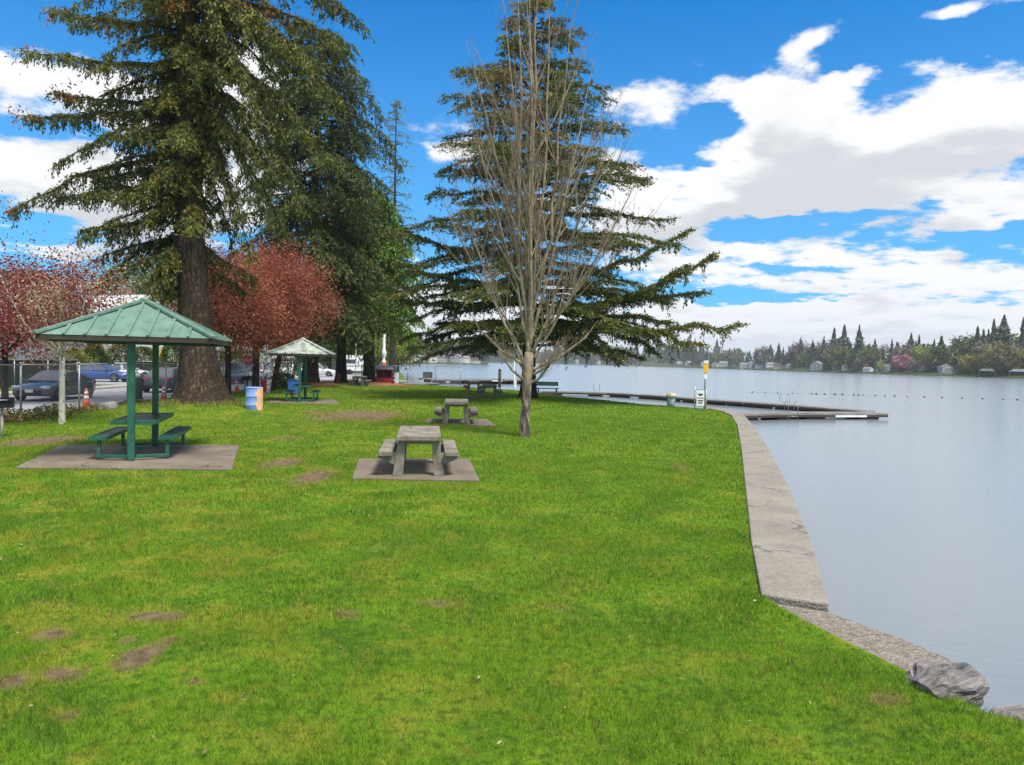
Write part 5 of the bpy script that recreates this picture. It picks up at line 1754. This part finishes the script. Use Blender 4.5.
# blue recycling bin by the second shelter
p = atd(293.5, 386.5, 43)
t = empty('recycling_bin', (p.x, p.y, -.1)); tag(t, 'bright blue bin left of the pale roofed shelter posts', 'litter bin')
b = MB(); b.box((0, 0, .55), (.50, .5, .78), taper=1.15); b.build('body', BLUE, t, .03)
b = MB(); b.box((0, 0, .98), (.64, .62, .07)); b.build('lid', simple('dark_blue_plastic', (.02, .06, .22), .5), t, .02)
b = MB()
for s in (-1, 1): b.tube([(s * .2, .27, .1), (s * .3, .27, .1)], .1, 12)
b.build('wheels', BLACK, t)
# rules board between two posts, and the pole with the yellow sign
p = at(700, 409.4)
t = empty('notice_board', (p.x, p.y, 0), rad(-8), (.85, .85, 1.0)); tag(t, 'white rules board between two grey posts at the lake edge', 'sign')
k = p.y / F
for s in (-1, 1):
    b = MB(); b.tube([(s * .34, 0, -.3), (s * .34, 0, 1.22 if s < 0 else 1.05)], .04, 10); b.build('post', GALV, t)
b = MB(); b.box((0, -.05, .60), (.46, .02, .82)); pn = b.build('panel', WHITE, t)
b = MB()
b.box((0, -.064, .80), (.30, .006, .06)); b.box((0, -.064, .74), (.14, .006, .05)); b.box((0, -.064, .60), (.40, .006, .04)); b.box((0, -.064, .46), (.32, .006, .06)); b.box((0, -.064, .34), (.26, .006, .06))
b.build('faded_lettering', BLACK, pn)
for zz in (1.035, .165):
    b = MB(); b.box((0, -.05, zz), (.62, .03, .03)); b.build('rail', GALV, t)
p = at(704.6, 409.0)
t = empty('pole_sign', (p.x + .02, p.y + .12, 0)); tag(t, 'tall grey pole with yellow panel and white cap at the lake edge', 'sign')
b = MB(); b.tube([(0, 0, -.4), (0, 0, 2.5)], .05, 10); b.build('pole', GALV, t)
b = MB(); b.box((.0, -.06, 2.18), (.27, .03, .48)); b.build('panel', YEL, t)
b = MB(); b.box((.0, -.065, 2.50), (.25, .05, .16)); b.build('cap', WHITE, t)
b = MB(); b.box((.0, -.06, 1.72), (.13, .02, .26)); b.build('plate', WHITE, t)

# ================================================================== DOCKS
def dock_arm(pts, w, label, ladders=(), name='floating_dock', seg=5.0, z=-.22):
    o = Vector((pts[0].x, pts[0].y, 0))
    t = empty(name, o); tag(t, label, 'dock', 'floating dock walkways')
    P = [Vector((p.x, p.y, 0)) - o for p in pts]
    lengths = [(q - p).length for p, q in zip(P, P[1:])]
    for i, (p, q) in enumerate(zip(P, P[1:])):
        d = (q - p).normalized(); s = Vector((d.y, -d.x, 0))
        n = max(1, int(round((q - p).length / seg)))
        for k in range(n):
            a = p.lerp(q, k / n) + d * .05; e = p.lerp(q, (k + 1) / n) - d * .05
            zz = z + random.uniform(-.015, .015)
            b = MB()
            b.bar(a + Vector((0, 0, zz)), e + Vector((0, 0, zz)), w, .07)
            m = max(1, int((e - a).length / .45))
            for j in range(m):
                c = a.lerp(e, (j + .5) / m)
                b.bar(c - s * (w / 2) + Vector((0, 0, zz + .044)), c + s * (w / 2) + Vector((0, 0, zz + .044)), (e - a).length / m - .03, .02)
            dk = b.build('deck_section', DECKG, t)
            b = MB()
            for sd in (-1, 1): b.bar(a + s * sd * (w / 2 - .05) + Vector((0, 0, zz - .10)), e + s * sd * (w / 2 - .05) + Vector((0, 0, zz - .10)), .10, .12)
            b.build('side_beam', UNDER, dk)
            b = MB()
            for f in (.2, .8):
                c = a.lerp(e, f)
                b.box((c.x, c.y, z - .33), (1.2, w * .90, .32), rz=math.atan2(d.y, d.x))
            b.build('float', BLACK, dk)
            if (k + i) % 3 == 1:
                b = MB()
                b.bar(a.lerp(e, .4) + s * (w / 2 + .02) + Vector((0, 0, zz - .10)), a.lerp(e, .75) + s * (w / 2 + .02) + Vector((0, 0, zz - .10)), .04, .10)
                b.build('white_fender', WHITE, dk)
    for lp in ladders:
        c = Vector((lp.x, lp.y, 0)) - o
        b = MB()
        for s in (-.25, .25):
            pts2 = [(c.x + s, c.y, -.5), (c.x + s, c.y, .35), (c.x + s, c.y + .15, .5), (c.x + s, c.y + .4, .5), (c.x + s, c.y + .5, .35), (c.x + s, c.y + .5, 0)]
            b.tube(pts2, .013, 6)
        for zz in (-.25, -.05): b.tube([(c.x - .25, c.y, zz), (c.x + .25, c.y, zz)], .018, 6)
        b.build('ladder', GALV, t)
    return t
arm1 = [at(728, 411.3, -.05), at(790, 410.3, -.05), at(880, 410.6, -.05)]
dock_arm(arm1, 1.35, 'wide near dock arm running out from the seawall to the right', [at(793, 412.5, -.05)])
arm2 = [at(868, 408.6, -.05), at(800, 403.5, -.05), at(705, 397.4, -.05), at(660, 393.9, -.05), at(610, 391.2, -.05), at(541, 389.3, -.05)]
dock_arm(arm2, 1.5, 'narrow far dock arm curving from behind the cedar to the dock corner', [at(786, 402.5, -.05), at(597, 390.6, -.05)])
arm3 = [at(425, 379.2, -.05), at(470, 379.6, -.05), at(528, 380.0, -.05)]
dock_arm(arm3, 5.5, 'broad distant grey dock beyond the far picnic tables', z=-.02)
arm4 = [at(398, 385.0, -.05), at(430, 383.6, -.05)]
dock_arm(arm4, 2.2, 'short grey gangway leading from the beach fence to the dock', z=.02)
# mooring piles and white pole at the docks
p = at(499.5, 386.5, -.4)
t = tag(empty('mooring_pile', (p.x, p.y, 0)), 'dark mooring pile standing by the distant dock', 'pile')
b = MB(); b.tube([(0, 0, -1.2), (0, 0, 1.35)], .17, 12); b.build('pile', UNDER, t)
b = MB(); b.lathe([(.18, 1.35), (.18, 1.38), (.02, 1.55)], 12); b.build('cap', BLACK, t)
p = at(514, 394.5, -.4)
t = tag(empty('dock_pole', (p.x, p.y, 0)), 'tall thin white pole in the water left of the cedar trunk', 'pole')
b = MB(); b.tube([(0, 0, -1.2), (0, 0, 2.3)], .055, 10); b.build('pole', WHITE, t)
b = MB(); b.box((.08, -.02, .45), (.22, .06, .7)); b.build('life_ring_plate', WHITE, t)
# dark board on the beach dock
p = at(427.5, 384, -.1)
t = tag(empty('dock_board', (p.x, p.y, .05)), 'dark board on white legs on the beach gangway', 'sign')
b = MB(); b.box((0, 0, .75), (.95, .06, .62)); b.build('panel', simple('dark_board', (.09, .085, .08), .7), t)
b = MB()
for s in (-.42, .42): b.box((s, .05, .35), (.06, .05, 1.0))
b.build('legs', WHITE, t)
# lifeguard bench beside the cedar trunk, dark green
p = at(546, 394.2, 0)
t = tag(empty('bench', (p.x + .1, p.y, 0), rad(4)), 'dark bench just right of the cedar trunk at the water', 'bench')
b = MB(); b.box((0, 0, .42), (1.6, .4, .06)); b.build('seat', GREEND, t)
b = MB(); b.box((0, .22, .75), (1.6, .05, .30), rx=-.15); b.build('backrest', GREEND, t)
for s in (-.65, .65):
    b = MB(); b.box((s, .0, .20), (.08, .38, .40)); b.build('leg', GREEND, t)
# buoy line
p0, p1 = at(748, 392.5, WATER_Z), at(1060, 401.5, WATER_Z)
b = MB(); b.tube([p0 + Vector((0, 0, .03)), p0.lerp(p1, .5) + Vector((0, .8, .03)), p1 + Vector((0, 0, .03))], .008, 5)
bl = [753, 767, 781, 797, 818, 823, 832, 843, 851, 863, 868, 873, 886, 896, 906, 918, 935, 952, 971, 990, 1009, 1022]
tag(b.build('buoy_rope', GALV), 'thin rope of the buoy line lying on the lake', 'rope')
b = MB(); b.lathe([(.02, -.12), (.13, -.08), (.18, 0), (.16, .10), (.06, .17), (.03, .24)], 10)
bme = b.mesh('buoy'); bme.materials.append(simple('grey_buoy', (.10, .11, .12), .6))
for i, px in enumerate(bl):
    k = (px - 748) / (1060 - 748)
    q = p0.lerp(p1, k)
    o = bpy.data.objects.new('buoy', bme); COL.objects.link(o); o.location = (q.x, q.y + 1.6 * min(k, 1 - k), WATER_Z + .04)
    o.scale = (random.uniform(.4, .75),) * 3
    tag(o, 'small grey buoy in the line floating beyond the dock', 'buoy', 'buoys of the swimming area')

# ================================================================== FAR SHORE: trees and houses
def far_conifer_mesh(seed, wide=.21, ragged=.2, n=1500):
    """unit tree, height 1; trunk and crown in one mesh (too far to show parts)"""
    r = np.random.default_rng(seed)
    k = r.uniform(0, 1, n) ** .8
    tiers = .5 + .5 * np.sin(k * 46 + seed) 
    R = wide * ((1 - k) ** 1.08 * (.62 + .38 * tiers) * 1.12 + .006) * (1 + ragged * np.sin(k * 17 + seed * 2))
    a = r.uniform(0, 6.283, n)
    q = r.uniform(.15, 1, n) ** .55
    lump = 1 + .22 * np.sin(a * 3 + k * 15 + seed)
    P = np.stack([np.cos(a) * R * q * lump, np.sin(a) * R * q * lump, .06 + .94 * k - .25 * R * q], 1)
    D = np.stack([np.cos(a), np.sin(a), np.full(n, -.35)], 1) + r.normal(size=(n, 3)) * .35
    me = leaves_mesh('far_conifer', P, D, .075 * (1.25 - .95 * k), .034 * (1.15 - .7 * k), np.clip(.5 + .25 * np.sin(a * 2 + k * 20) + r.normal(size=n) * .2, 0, 1), .35, seed)
    return me
def far_broad_mesh(seed, n=1300, tall=1.0):
    r = np.random.default_rng(seed)
    a = r.uniform(0, 6.283, n); z = r.uniform(-1, 1, n); q = r.uniform(.35, 1, n) ** .5
    w = np.sqrt(1 - z * z)
    lump = 1 + .2 * np.sin(a * 3 + z * 5 + seed) + .14 * np.sin(a * 6 - z * 9 + seed * 2)
    P = np.stack([np.cos(a) * w * q * lump * .42 / tall, np.sin(a) * w * q * lump * .42 / tall, .54 + z * .46 * q * lump * .95], 1)
    return leaves_mesh('far_broadleaf', P, r.normal(size=(n, 3)), .075, .05, np.clip(.5 + .25 * np.sin(a * 3 + z * 6) + r.normal(size=n) * .2, 0, 1), 0, seed)
def far_tree_kind(name, meshes, m, trunk_h):
    out = []
    for me in meshes:
        t = empty(name)
        b = MB(); b.tube([(0, 0, -.12), (0, 0, .2), (0, 0, trunk_h)], [.016, .013, .004], 6)
        link('trunk', b.mesh('trunk'), BARKD, t)
        link('crown', me, m, t)
        out.append(t)
    return out
FC = far_tree_kind('conifer', [far_conifer_mesh(s, w, rg_) for s, w, rg_ in ((1, .21, .2), (2, .24, .25), (3, .18, .3), (4, .27, .15))], FARFIR, .9)
FB = far_tree_kind('broadleaf_tree', [far_broad_mesh(s) for s in (5, 6)], FARDEC, .7)
FG = far_tree_kind('bare_tree', [far_broad_mesh(7)], FARGREY, .7)
FP = far_tree_kind('blossom_tree', [far_broad_mesh(8)], FARPINK, .6)
FW = far_tree_kind('willow_tree', [far_broad_mesh(9, 2600)], FARGOLD, .6)
FL = far_tree_kind('poplar_tree', [far_broad_mesh(10, 900, 1.9)], FARLIME, .6)
index_kids()
used_src = set()
rf_ = random.Random(99)
def put_far(kinds, px, d, back, h, label, group, cat='tree', wide=1.0, z=None):
    src = rf_.choice(kinds)
    if src.name not in used_src:
        used_src.add(src.name); o = src
    else:
        o = copy_tree(src)
    p = shore_pt(px, d, back)
    zz = np.interp(back, [0, 4, 18, 45, 110, 260], [-.1, .5, 1.6, 3.2, 6, 9]) if z is None else z
    o.location = (p.x, p.y, zz)
    o.rotation_euler.z = rf_.uniform(0, 6.28)
    w = rf_.uniform(.85, 1.2) * wide
    o.scale = (h * w, h * w, h)
    for k in ('label', 'category', 'group'):
        if k in o: del o[k]
    tag(o, label, cat, group)
    return o
def dist_at(px):
    # distance of the shore seen at an image column
    if px < 486: return float(np.interp(px, [300, 360, 420, 470, 488], [440, 450, 480, 500, 520]))
    return float(np.interp(px, [490, 560, 640, 700, 740, 800, 860, 930, 1020, 1100, 1250], [1290, 1200, 1100, 760, 640, 510, 420, 360, 312, 285, 255]))
def hpx(px, top, d, back):
    """height of a tree whose top shows at image row `top`"""
    hz = 361.6 + (px - 512) * .021
    return (hz - top) / F * (d + back) + 2.3 - float(np.interp(back, [0, 4, 18, 45, 110, 260], [-.1, .5, 1.6, 3.2, 6, 9]))
# the trees one can tell apart, from the photograph: (column, top row, set back, kind, wide, label)
ND = [(658, 345, 0, None, 0, '')]
tall = [(747, 352, 40), (734, 347, 60), (722, 350, 60), (755, 350, 50), (762, 349, 60), (778, 343, 50), (789, 352, 40), (800, 337, 40), (812, 340, 50), (823, 336, 45), (833, 328, 50), (843, 325, 45), (858, 325, 22), (874, 339, 40),
        (891, 339, 40), (910, 333, 45), (918, 335, 40), (940, 336, 20), (958, 341, 50), (976, 327, 35), (982, 330, 45), (992, 320, 35), (1002, 316, 35), (1021, 318, 25), (1032, 325, 30), (1048, 312, 30), (1065, 322, 30),
        (883, 350, 60), (867, 345, 60), (902, 346, 60), (928, 347, 60), (948, 350, 60), (967, 345, 60), (850, 342, 60), (819, 347, 60), (806, 347, 55), (792, 349, 60), (772, 351, 70), (896, 342, 40), (915, 341, 35), (938, 346, 30), (987, 330, 40), (998, 332, 40)]
special = {858: 'tall spire shaped fir standing alone right of the yellow poplar', 1002: 'tallest pointed fir near the right end of the far shore', 1021: 'dark fir cut by the right border on the far shore', 940: 'broad dark fir above the small white gabled boathouse'}
for px, top, back in tall:
    d = dist_at(px)
    zone = 'left of the tall fir row across the lake' if px < 795 else 'in the tall fir row over the blue grey house' if px < 850 else 'between the tall spire fir and the pink blossom' if px < 905 else 'behind the pink blossom and broad dark fir' if px < 955 else 'in the clump behind the golden willow'
    lab = special.get(px, 'tall pointed dark conifer ' + zone)
    put_far(FC, px, d, back, hpx(px, top, d, back), lab, None if px in special else 'tall conifers ' + zone, 'tree', 1.25 if px in (858, 940, 1002) else rf_.uniform(.9, 1.25))
for px, top, back, ks, wd, lab in [(850.5, 349, 15, FL, .9, 'bright yellow green poplar on the far shore'), (902, 354, 14, FP, 1.15, 'pink blossom tree on the far shore'), (913, 360, 12, FG, 1.3, 'grey leafless round tree beside the pink blossom tree'),
                                   (917, 346, 30, FL, 1.6, 'light green tree in front of the dark firs above the grey round tree'), (930, 352, 18, FW, 1.0, 'olive gold tree right of the grey leafless tree'), (862, 357, 10, FG, 1.3, 'brownish bare tree under the tall spire fir'),
                                   (968, 355, 10, FW, 1.1, 'low yellow willow left of the big rounded willow'), (982, 352, 12, FB, 1.0, 'olive green rounded tree between the two willows'), (994, 344, 10, FW, 1.0, 'big golden willow near the right end of the far shore'), (1006, 345, 14, FB, 1.1, 'dark olive broad tree beside the golden willow'), (1018, 349, 12, FW, 1.0, 'gold tree at the right border of the far shore'), (880, 361, 8, FL, 1.4, 'small light green tree by the white houses of the far shore'), (895, 361, 12, FB, 1.0, 'small green tree left of the pink blossom'), (1035, 350, 14, FB, 1.0, 'green tree just beyond the right border')]:
    d = dist_at(px)
    put_far(ks, px, d, back, hpx(px, top, d, back), lab, None, 'tree', wd)
KIND_WORDS = {'conifer': 'low dark conifer', 'broadleaf_tree': 'low round green tree', 'bare_tree': 'low grey leafless tree'}
def filler(kinds, px, d, back, h, zones, wide):
    src = rf_.choice(kinds)
    where = next(w for lim, w in zones if px < lim)
    lab = KIND_WORDS[src.name.split('.')[0]] + ' ' + where
    return put_far([src], px, d, back, h, lab, lab.replace('conifer ', 'conifers ').replace('tree ', 'trees ', 1), wide=wide)
ZR = [(765, 'left of the tall fir row across the lake'), (828, 'among lake houses under the tall fir row'), (880, 'around the tall spire fir across the lake'), (925, 'around the pink blossom tree across the lake'), (970, 'between the broad dark fir and the willows'), (9999, 'around the golden willow across the lake')]
ZM = [(545, 'on the hazy middle shore behind the two trunks'), (600, 'on the hazy middle shore just right of the trunks'), (655, 'on the hazy middle shore under the cedar limbs'), (9999, 'on the hazy shore near the yellow panel sign')]
ZL = [(400, 'on the left wooded point behind the red booth'), (445, 'behind the long white lake house at left'), (9999, 'at the right tip of the left wooded point')]
# smaller filler trees of the right shore
for i in range(150):
    px = rf_.uniform(700, 1070); d = dist_at(px); back = rf_.uniform(14, 75)
    filler(rf_.choice([FC, FB, FC, FG, FC, FC]), px, d, back, rf_.uniform(7, 14) + .09 * back, ZR, 1.2)
# far middle shore, hazy
for i in range(170):
    px = rf_.uniform(486, 720); d = dist_at(px); back = rf_.uniform(8, 130)
    filler(FC + FC + FB, px, d, back, rf_.uniform(12, 20) + .10 * back, ZM, 1.3)
# left peninsula
for px, top, back in [(413, 340, 30), (420, 347, 30), (428, 344, 34), (405, 346, 35), (436, 355, 20), (444, 352, 25), (450, 347, 22), (456, 339, 20), (460, 341, 24), (464, 336, 20), (448, 345, 40), (468, 350, 18), (472, 347, 20), (476, 340, 20), (480, 345, 18), (483, 339, 20), (488, 341, 16), (486, 348, 12), (491, 353, 10)]:
    d = dist_at(min(px, 486))
    put_far(FC, px, d, back, hpx(px, top, d, back), 'grey green conifer on the left wooded point across the lake', 'conifers of the left wooded point', wide=1.15)
for i in range(70):
    px = rf_.uniform(310, 486); d = dist_at(px); back = rf_.uniform(10, 90)
    filler(FC + FB + FG, px, d, back, rf_.uniform(8, 14) + .07 * back, ZL, 1.15)

# houses on the far shore: three small models, copied
def far_house(name, w, d, h, rh, wall, roof, gx):
    t = house((0, 0, 0), 0, w, d, h, rh, wall, roof, 'x', name, door=False, gable_x=gx)
    return t
FH = [far_house('lake_house', 12, 9, 4.6, 2.6, 'white_siding', 'grey_shingles', False), far_house('lake_house', 10, 9, 5.2, 2.8, 'cream_siding', 'brown_shingles', True), far_house('lake_house', 14, 9, 3.6, 2.2, 'tan_siding', 'dark_shingles', False),
      far_house('lake_house', 11, 9, 5.4, 3.0, 'blue_grey_siding', 'grey_shingles', True)]
index_kids()
used_h = set()
HS = [(818, 10, 0, 1.0, 'pale blue grey gabled lake house under the tall firs', 3), (780, 14, .1, 1.0, 'tan lake house left of the tall fir row', 2), (770, 10, .1, .8, None, 0), (838, 12, .2, .8, None, 1), (855, 8, .1, .8, None, 2), (847, 10, .1, .7, None, 1), (868, 6, .0, .55, 'small white roofed boathouse near the spire shaped fir', 0), (884, 14, .1, .8, 'white lake house left of the pink blossom tree', 0), (893, 16, .1, .75, None, 0),
      (925, 14, .1, .8, None, 1), (950, 5, .1, .5, 'small white gabled boathouse below the broad dark fir', 1), (945, 12, .1, .7, None, 3), (957, 28, .1, .9, None, 2), (966, 26, 0, .8, None, 2), (705, 10, 0, .9, None, 0), (716, 12, 0, .9, None, 1), (724, 10, 0, 1.0, None, 0), (733, 14, 0, .8, None, 2), (745, 10, 0, .9, None, 0), (752, 14, 0, .9, None, 3), (760, 10, .1, .8, None, 0), (790, 12, 0, .7, None, 1),
      (655, 12, 0, 1.1, None, 0), (668, 12, 0, 1.0, None, 2), (680, 12, 0, 1.0, None, 0), (690, 14, 0, 1.1, None, 0), (640, 10, 0, 1.0, None, 2), (620, 12, 0, 1.2, None, 0), (598, 10, 0, 1.2, None, 1), (575, 10, 0, 1.2, None, 0), (548, 12, 0, 1.2, None, 3), (516, 12, 0, 1.2, None, 0), (505, 12, 0, 1.2, None, 1),
      (409, 8, 0, .9, 'long white lake house at the left of the wooded point', 0), (420, 8, 0, .9, None, 0), (431, 6, 0, .9, 'white gabled lake house on the left wooded point', 1), (441, 8, 0, .9, None, 3), (449, 8, 0, 1.0, None, 2), (457, 8, 0, 1.0, None, 3), (464, 8, 0, .9, None, 0), (474, 8, 0, .8, None, 2), (482, 6, 0, .7, None, 0)]
for px, back, rz, sc, lab, ki in HS:
    src = FH[ki]
    if src.name in used_h: o = copy_tree(src)
    else: used_h.add(src.name); o = src
    back = back + rf_.uniform(0, 16) if lab is None else back
    d = dist_at(px)
    p = shore_pt(px, d, back)
    o.location = (p.x, p.y, float(np.interp(back, [0, 4, 18, 45, 110, 260], [-.1, .5, 1.6, 3.2, 6, 9])))
    o.rotation_euler.z = -math.atan2(p.x, p.y) + rf_.uniform(-.7, .7)
    o.scale = (sc * .72,) * 3
    if lab: o['label'] = lab
    else:
        side = 'right part of the far shore' if px > 700 else 'distant middle shore' if px > 490 else 'left wooded point'
        o['label'] = 'small house among the trees of the ' + side
        o['group'] = 'houses on the ' + side
# boat shelters on the water at the right
def boat_shelter(px, d, w, label, roofm):
    p = shore_pt(px, d, -2)
    t = empty('boat_shelter', (p.x, p.y, 0), -math.atan2(p.x, p.y)); tag(t, label, 'boat shelter')
    for x in (-w / 2, w / 2):
        for y in (-2.5, 2.5):
            b = MB(); b.tube([(x, y, -1.2), (x, y, 2.6)], .06, 8); b.build('post', GALV, t)
    b = MB(); b.extr([(-w / 2 - .4, 2.6), (w / 2 + .4, 2.6), (w * .32, 3.7), (-w * .32, 3.7)], 'y', -3, 3); b.build('roof', roofm, t)
boat_shelter(1021, 309, 8.0, 'white posted boat shelter with pale roof at the right border', HM['pale_roof'])
boat_shelter(987, 332, 6.0, 'open boat lift frame in front of the golden willow', GALV)

# ================================================================== GRASS of the lawn (blades)
def pip(x, y, poly):
    inside = np.zeros(len(x), bool)
    n = len(poly)
    for i in range(n):
        x0, y0 = poly[i][0], poly[i][1]; x1, y1 = poly[(i + 1) % n][0], poly[(i + 1) % n][1]
        if y0 == y1: continue
        c = ((y0 > y) != (y1 > y)) & (x < (x1 - x0) * (y - y0) / (y1 - y0) + x0)
        inside ^= c
    return inside
def grass():
    r = np.random.default_rng(3)
    bands = [(2.4, 6.0, 7500, .040, .0040), (6.0, 10.0, 4200, .043, .0062), (10.0, 17.0, 1700, .047, .010), (17, 30, 620, .052, .017), (30, 66, 150, .06, .034)]
    VV, TT = [], []
    for d0, d1, dens, h, w in bands:
        x0, x1 = -min(17.3, d1 * .86 + .5), min(12, d1 * .62 + 1)
        n = int((x1 - x0) * (d1 - d0) * dens)
        x = r.uniform(x0, x1, n); y = r.uniform(d0, d1, n)
        k = (x > -.86 * y - .5) & (x < .62 * y + 1)
        x, y = x[k], y[k]
        k = pip(x, y, LAWN_POLY)
        for pd in PADS:
            cx = sum(p.x for p in pd) / 4; cy = sum(p.y for p in pd) / 4
            k &= ~pip(x, y, [(cx + (p.x - cx) * .985, cy + (p.y - cy) * .985) for p in pd])
        k &= ~pip(x, y, [(p.x, p.y) for p in w1i + w1o[::-1]]) & ~pip(x, y, [(p.x, p.y) for p in w2i + w2o[::-1]])
        wob = .25 * np.sin(x * 9 + y * 5) + .25 * np.sin(x * 17 - y * 13 + 1) + r.normal(size=len(x)) * .12
        k &= (dirt_np(x, y) + wob * .35 - .30 * (r.uniform(0, 1, len(x)) < .30)) < .42
        x, y = x[k], y[k]
        n = len(x)
        # clumps: height follows a smooth pattern
        cl = .5 + .25 * np.sin(x * 3.1 + 2 * np.sin(y * 1.3)) + .25 * np.sin(y * 4.3 + 2 * np.sin(x * 1.9))
        hh = h * (.55 + .7 * cl) * r.uniform(.6, 1.35, n)
        a = r.uniform(0, 6.283, n); lean = r.uniform(.15, .95, n) * hh; la = r.uniform(0, 6.283, n)
        z = np.array([mound(xx, yy) for xx, yy in zip(x, y)]) if d0 > 16 else np.array([0.018 * math.sin(xx * .6 + 1.0) * math.sin(yy * .45) * min(1, max(0, (yy - 4) / 8)) * min(1.0, max(0.0, (4.0 - xx) / 5)) for xx, yy in zip(x, y)])
        wv = w * r.uniform(.7, 1.3, n) * .5
        V = np.empty((n, 3, 3))
        V[:, 0] = np.stack([x - np.cos(a) * wv, y - np.sin(a) * wv, z - .004], 1)
        V[:, 1] = np.stack([x + np.cos(a) * wv, y + np.sin(a) * wv, z - .004], 1)
        V[:, 2] = np.stack([x + np.cos(la) * lean, y + np.sin(la) * lean, z + hh], 1)
        VV.append(V); TT.append(r.uniform(0, 1, n))
    V = np.concatenate(VV); n = len(V)
    me = bpy.data.meshes.new('grass')
    me.vertices.add(n * 3); me.vertices.foreach_set('co', V.ravel())
    me.loops.add(n * 3); me.loops.foreach_set('vertex_index', np.arange(n * 3, dtype=np.int32))
    me.polygons.add(n); me.polygons.foreach_set('loop_start', np.arange(0, n * 3, 3, dtype=np.int32)); me.polygons.foreach_set('loop_total', np.full(n, 3, dtype=np.int32))
    at_ = me.attributes.new('tint', 'FLOAT', 'FACE'); at_.data.foreach_set('value', np.concatenate(TT))
    me.update()
    tag(link('grass', me, BLADE), kind='stuff')
    print('grass blades', n)
grass()

# fallen leaves, twigs and daisies scattered over the lawn
r_ = np.random.default_rng(44); n = 520
y = 3.2 + r_.uniform(0, 1, n) ** 1.5 * 34; x = r_.uniform(-.82, .55, n) * y
k = pip(x, y, LAWN_POLY); x, y = x[k], y[k]; n = len(x)
P = np.stack([x, y, np.array([mound(a, b_) for a, b_ in zip(x, y)]) + r_.uniform(.025, .05, n)], 1)
D = np.stack([r_.normal(size=n), r_.normal(size=n), r_.normal(size=n) * .2], 1)
o = link('fallen_leaves', leaves_mesh('fallen_leaves', P, D, r_.uniform(.015, .045, n) * (1 + y / 25), r_.uniform(.008, .02, n) * (1 + y / 25), r_.uniform(0, 1, n), .8, 4), leaf_mat('litter', [(0, (.10, .06, .03)), (.5, (.24, .15, .07)), (.8, (.32, .24, .12)), (1, (.42, .38, .28))], .1))
tag(o, kind='stuff')

# ================================================================== HAZE
b = MB(); b.box((0, 960, 24), (4400, 2460, 52))
hz = b.build('haze', None)
hm = bpy.data.materials.new('haze'); hm.use_nodes = True
nt = hm.node_tree; nt.nodes.clear()
vo = nt.nodes.new('ShaderNodeVolumePrincipled'); mo = nt.nodes.new('ShaderNodeOutputMaterial')
vo.inputs['Color'].default_value = (.86, .92, 1.0, 1); vo.inputs['Density'].default_value = .00022
nt.links.new(vo.outputs[0], mo.inputs['Volume'])
hz.data.materials.append(hm)
tag(hz, kind='stuff')
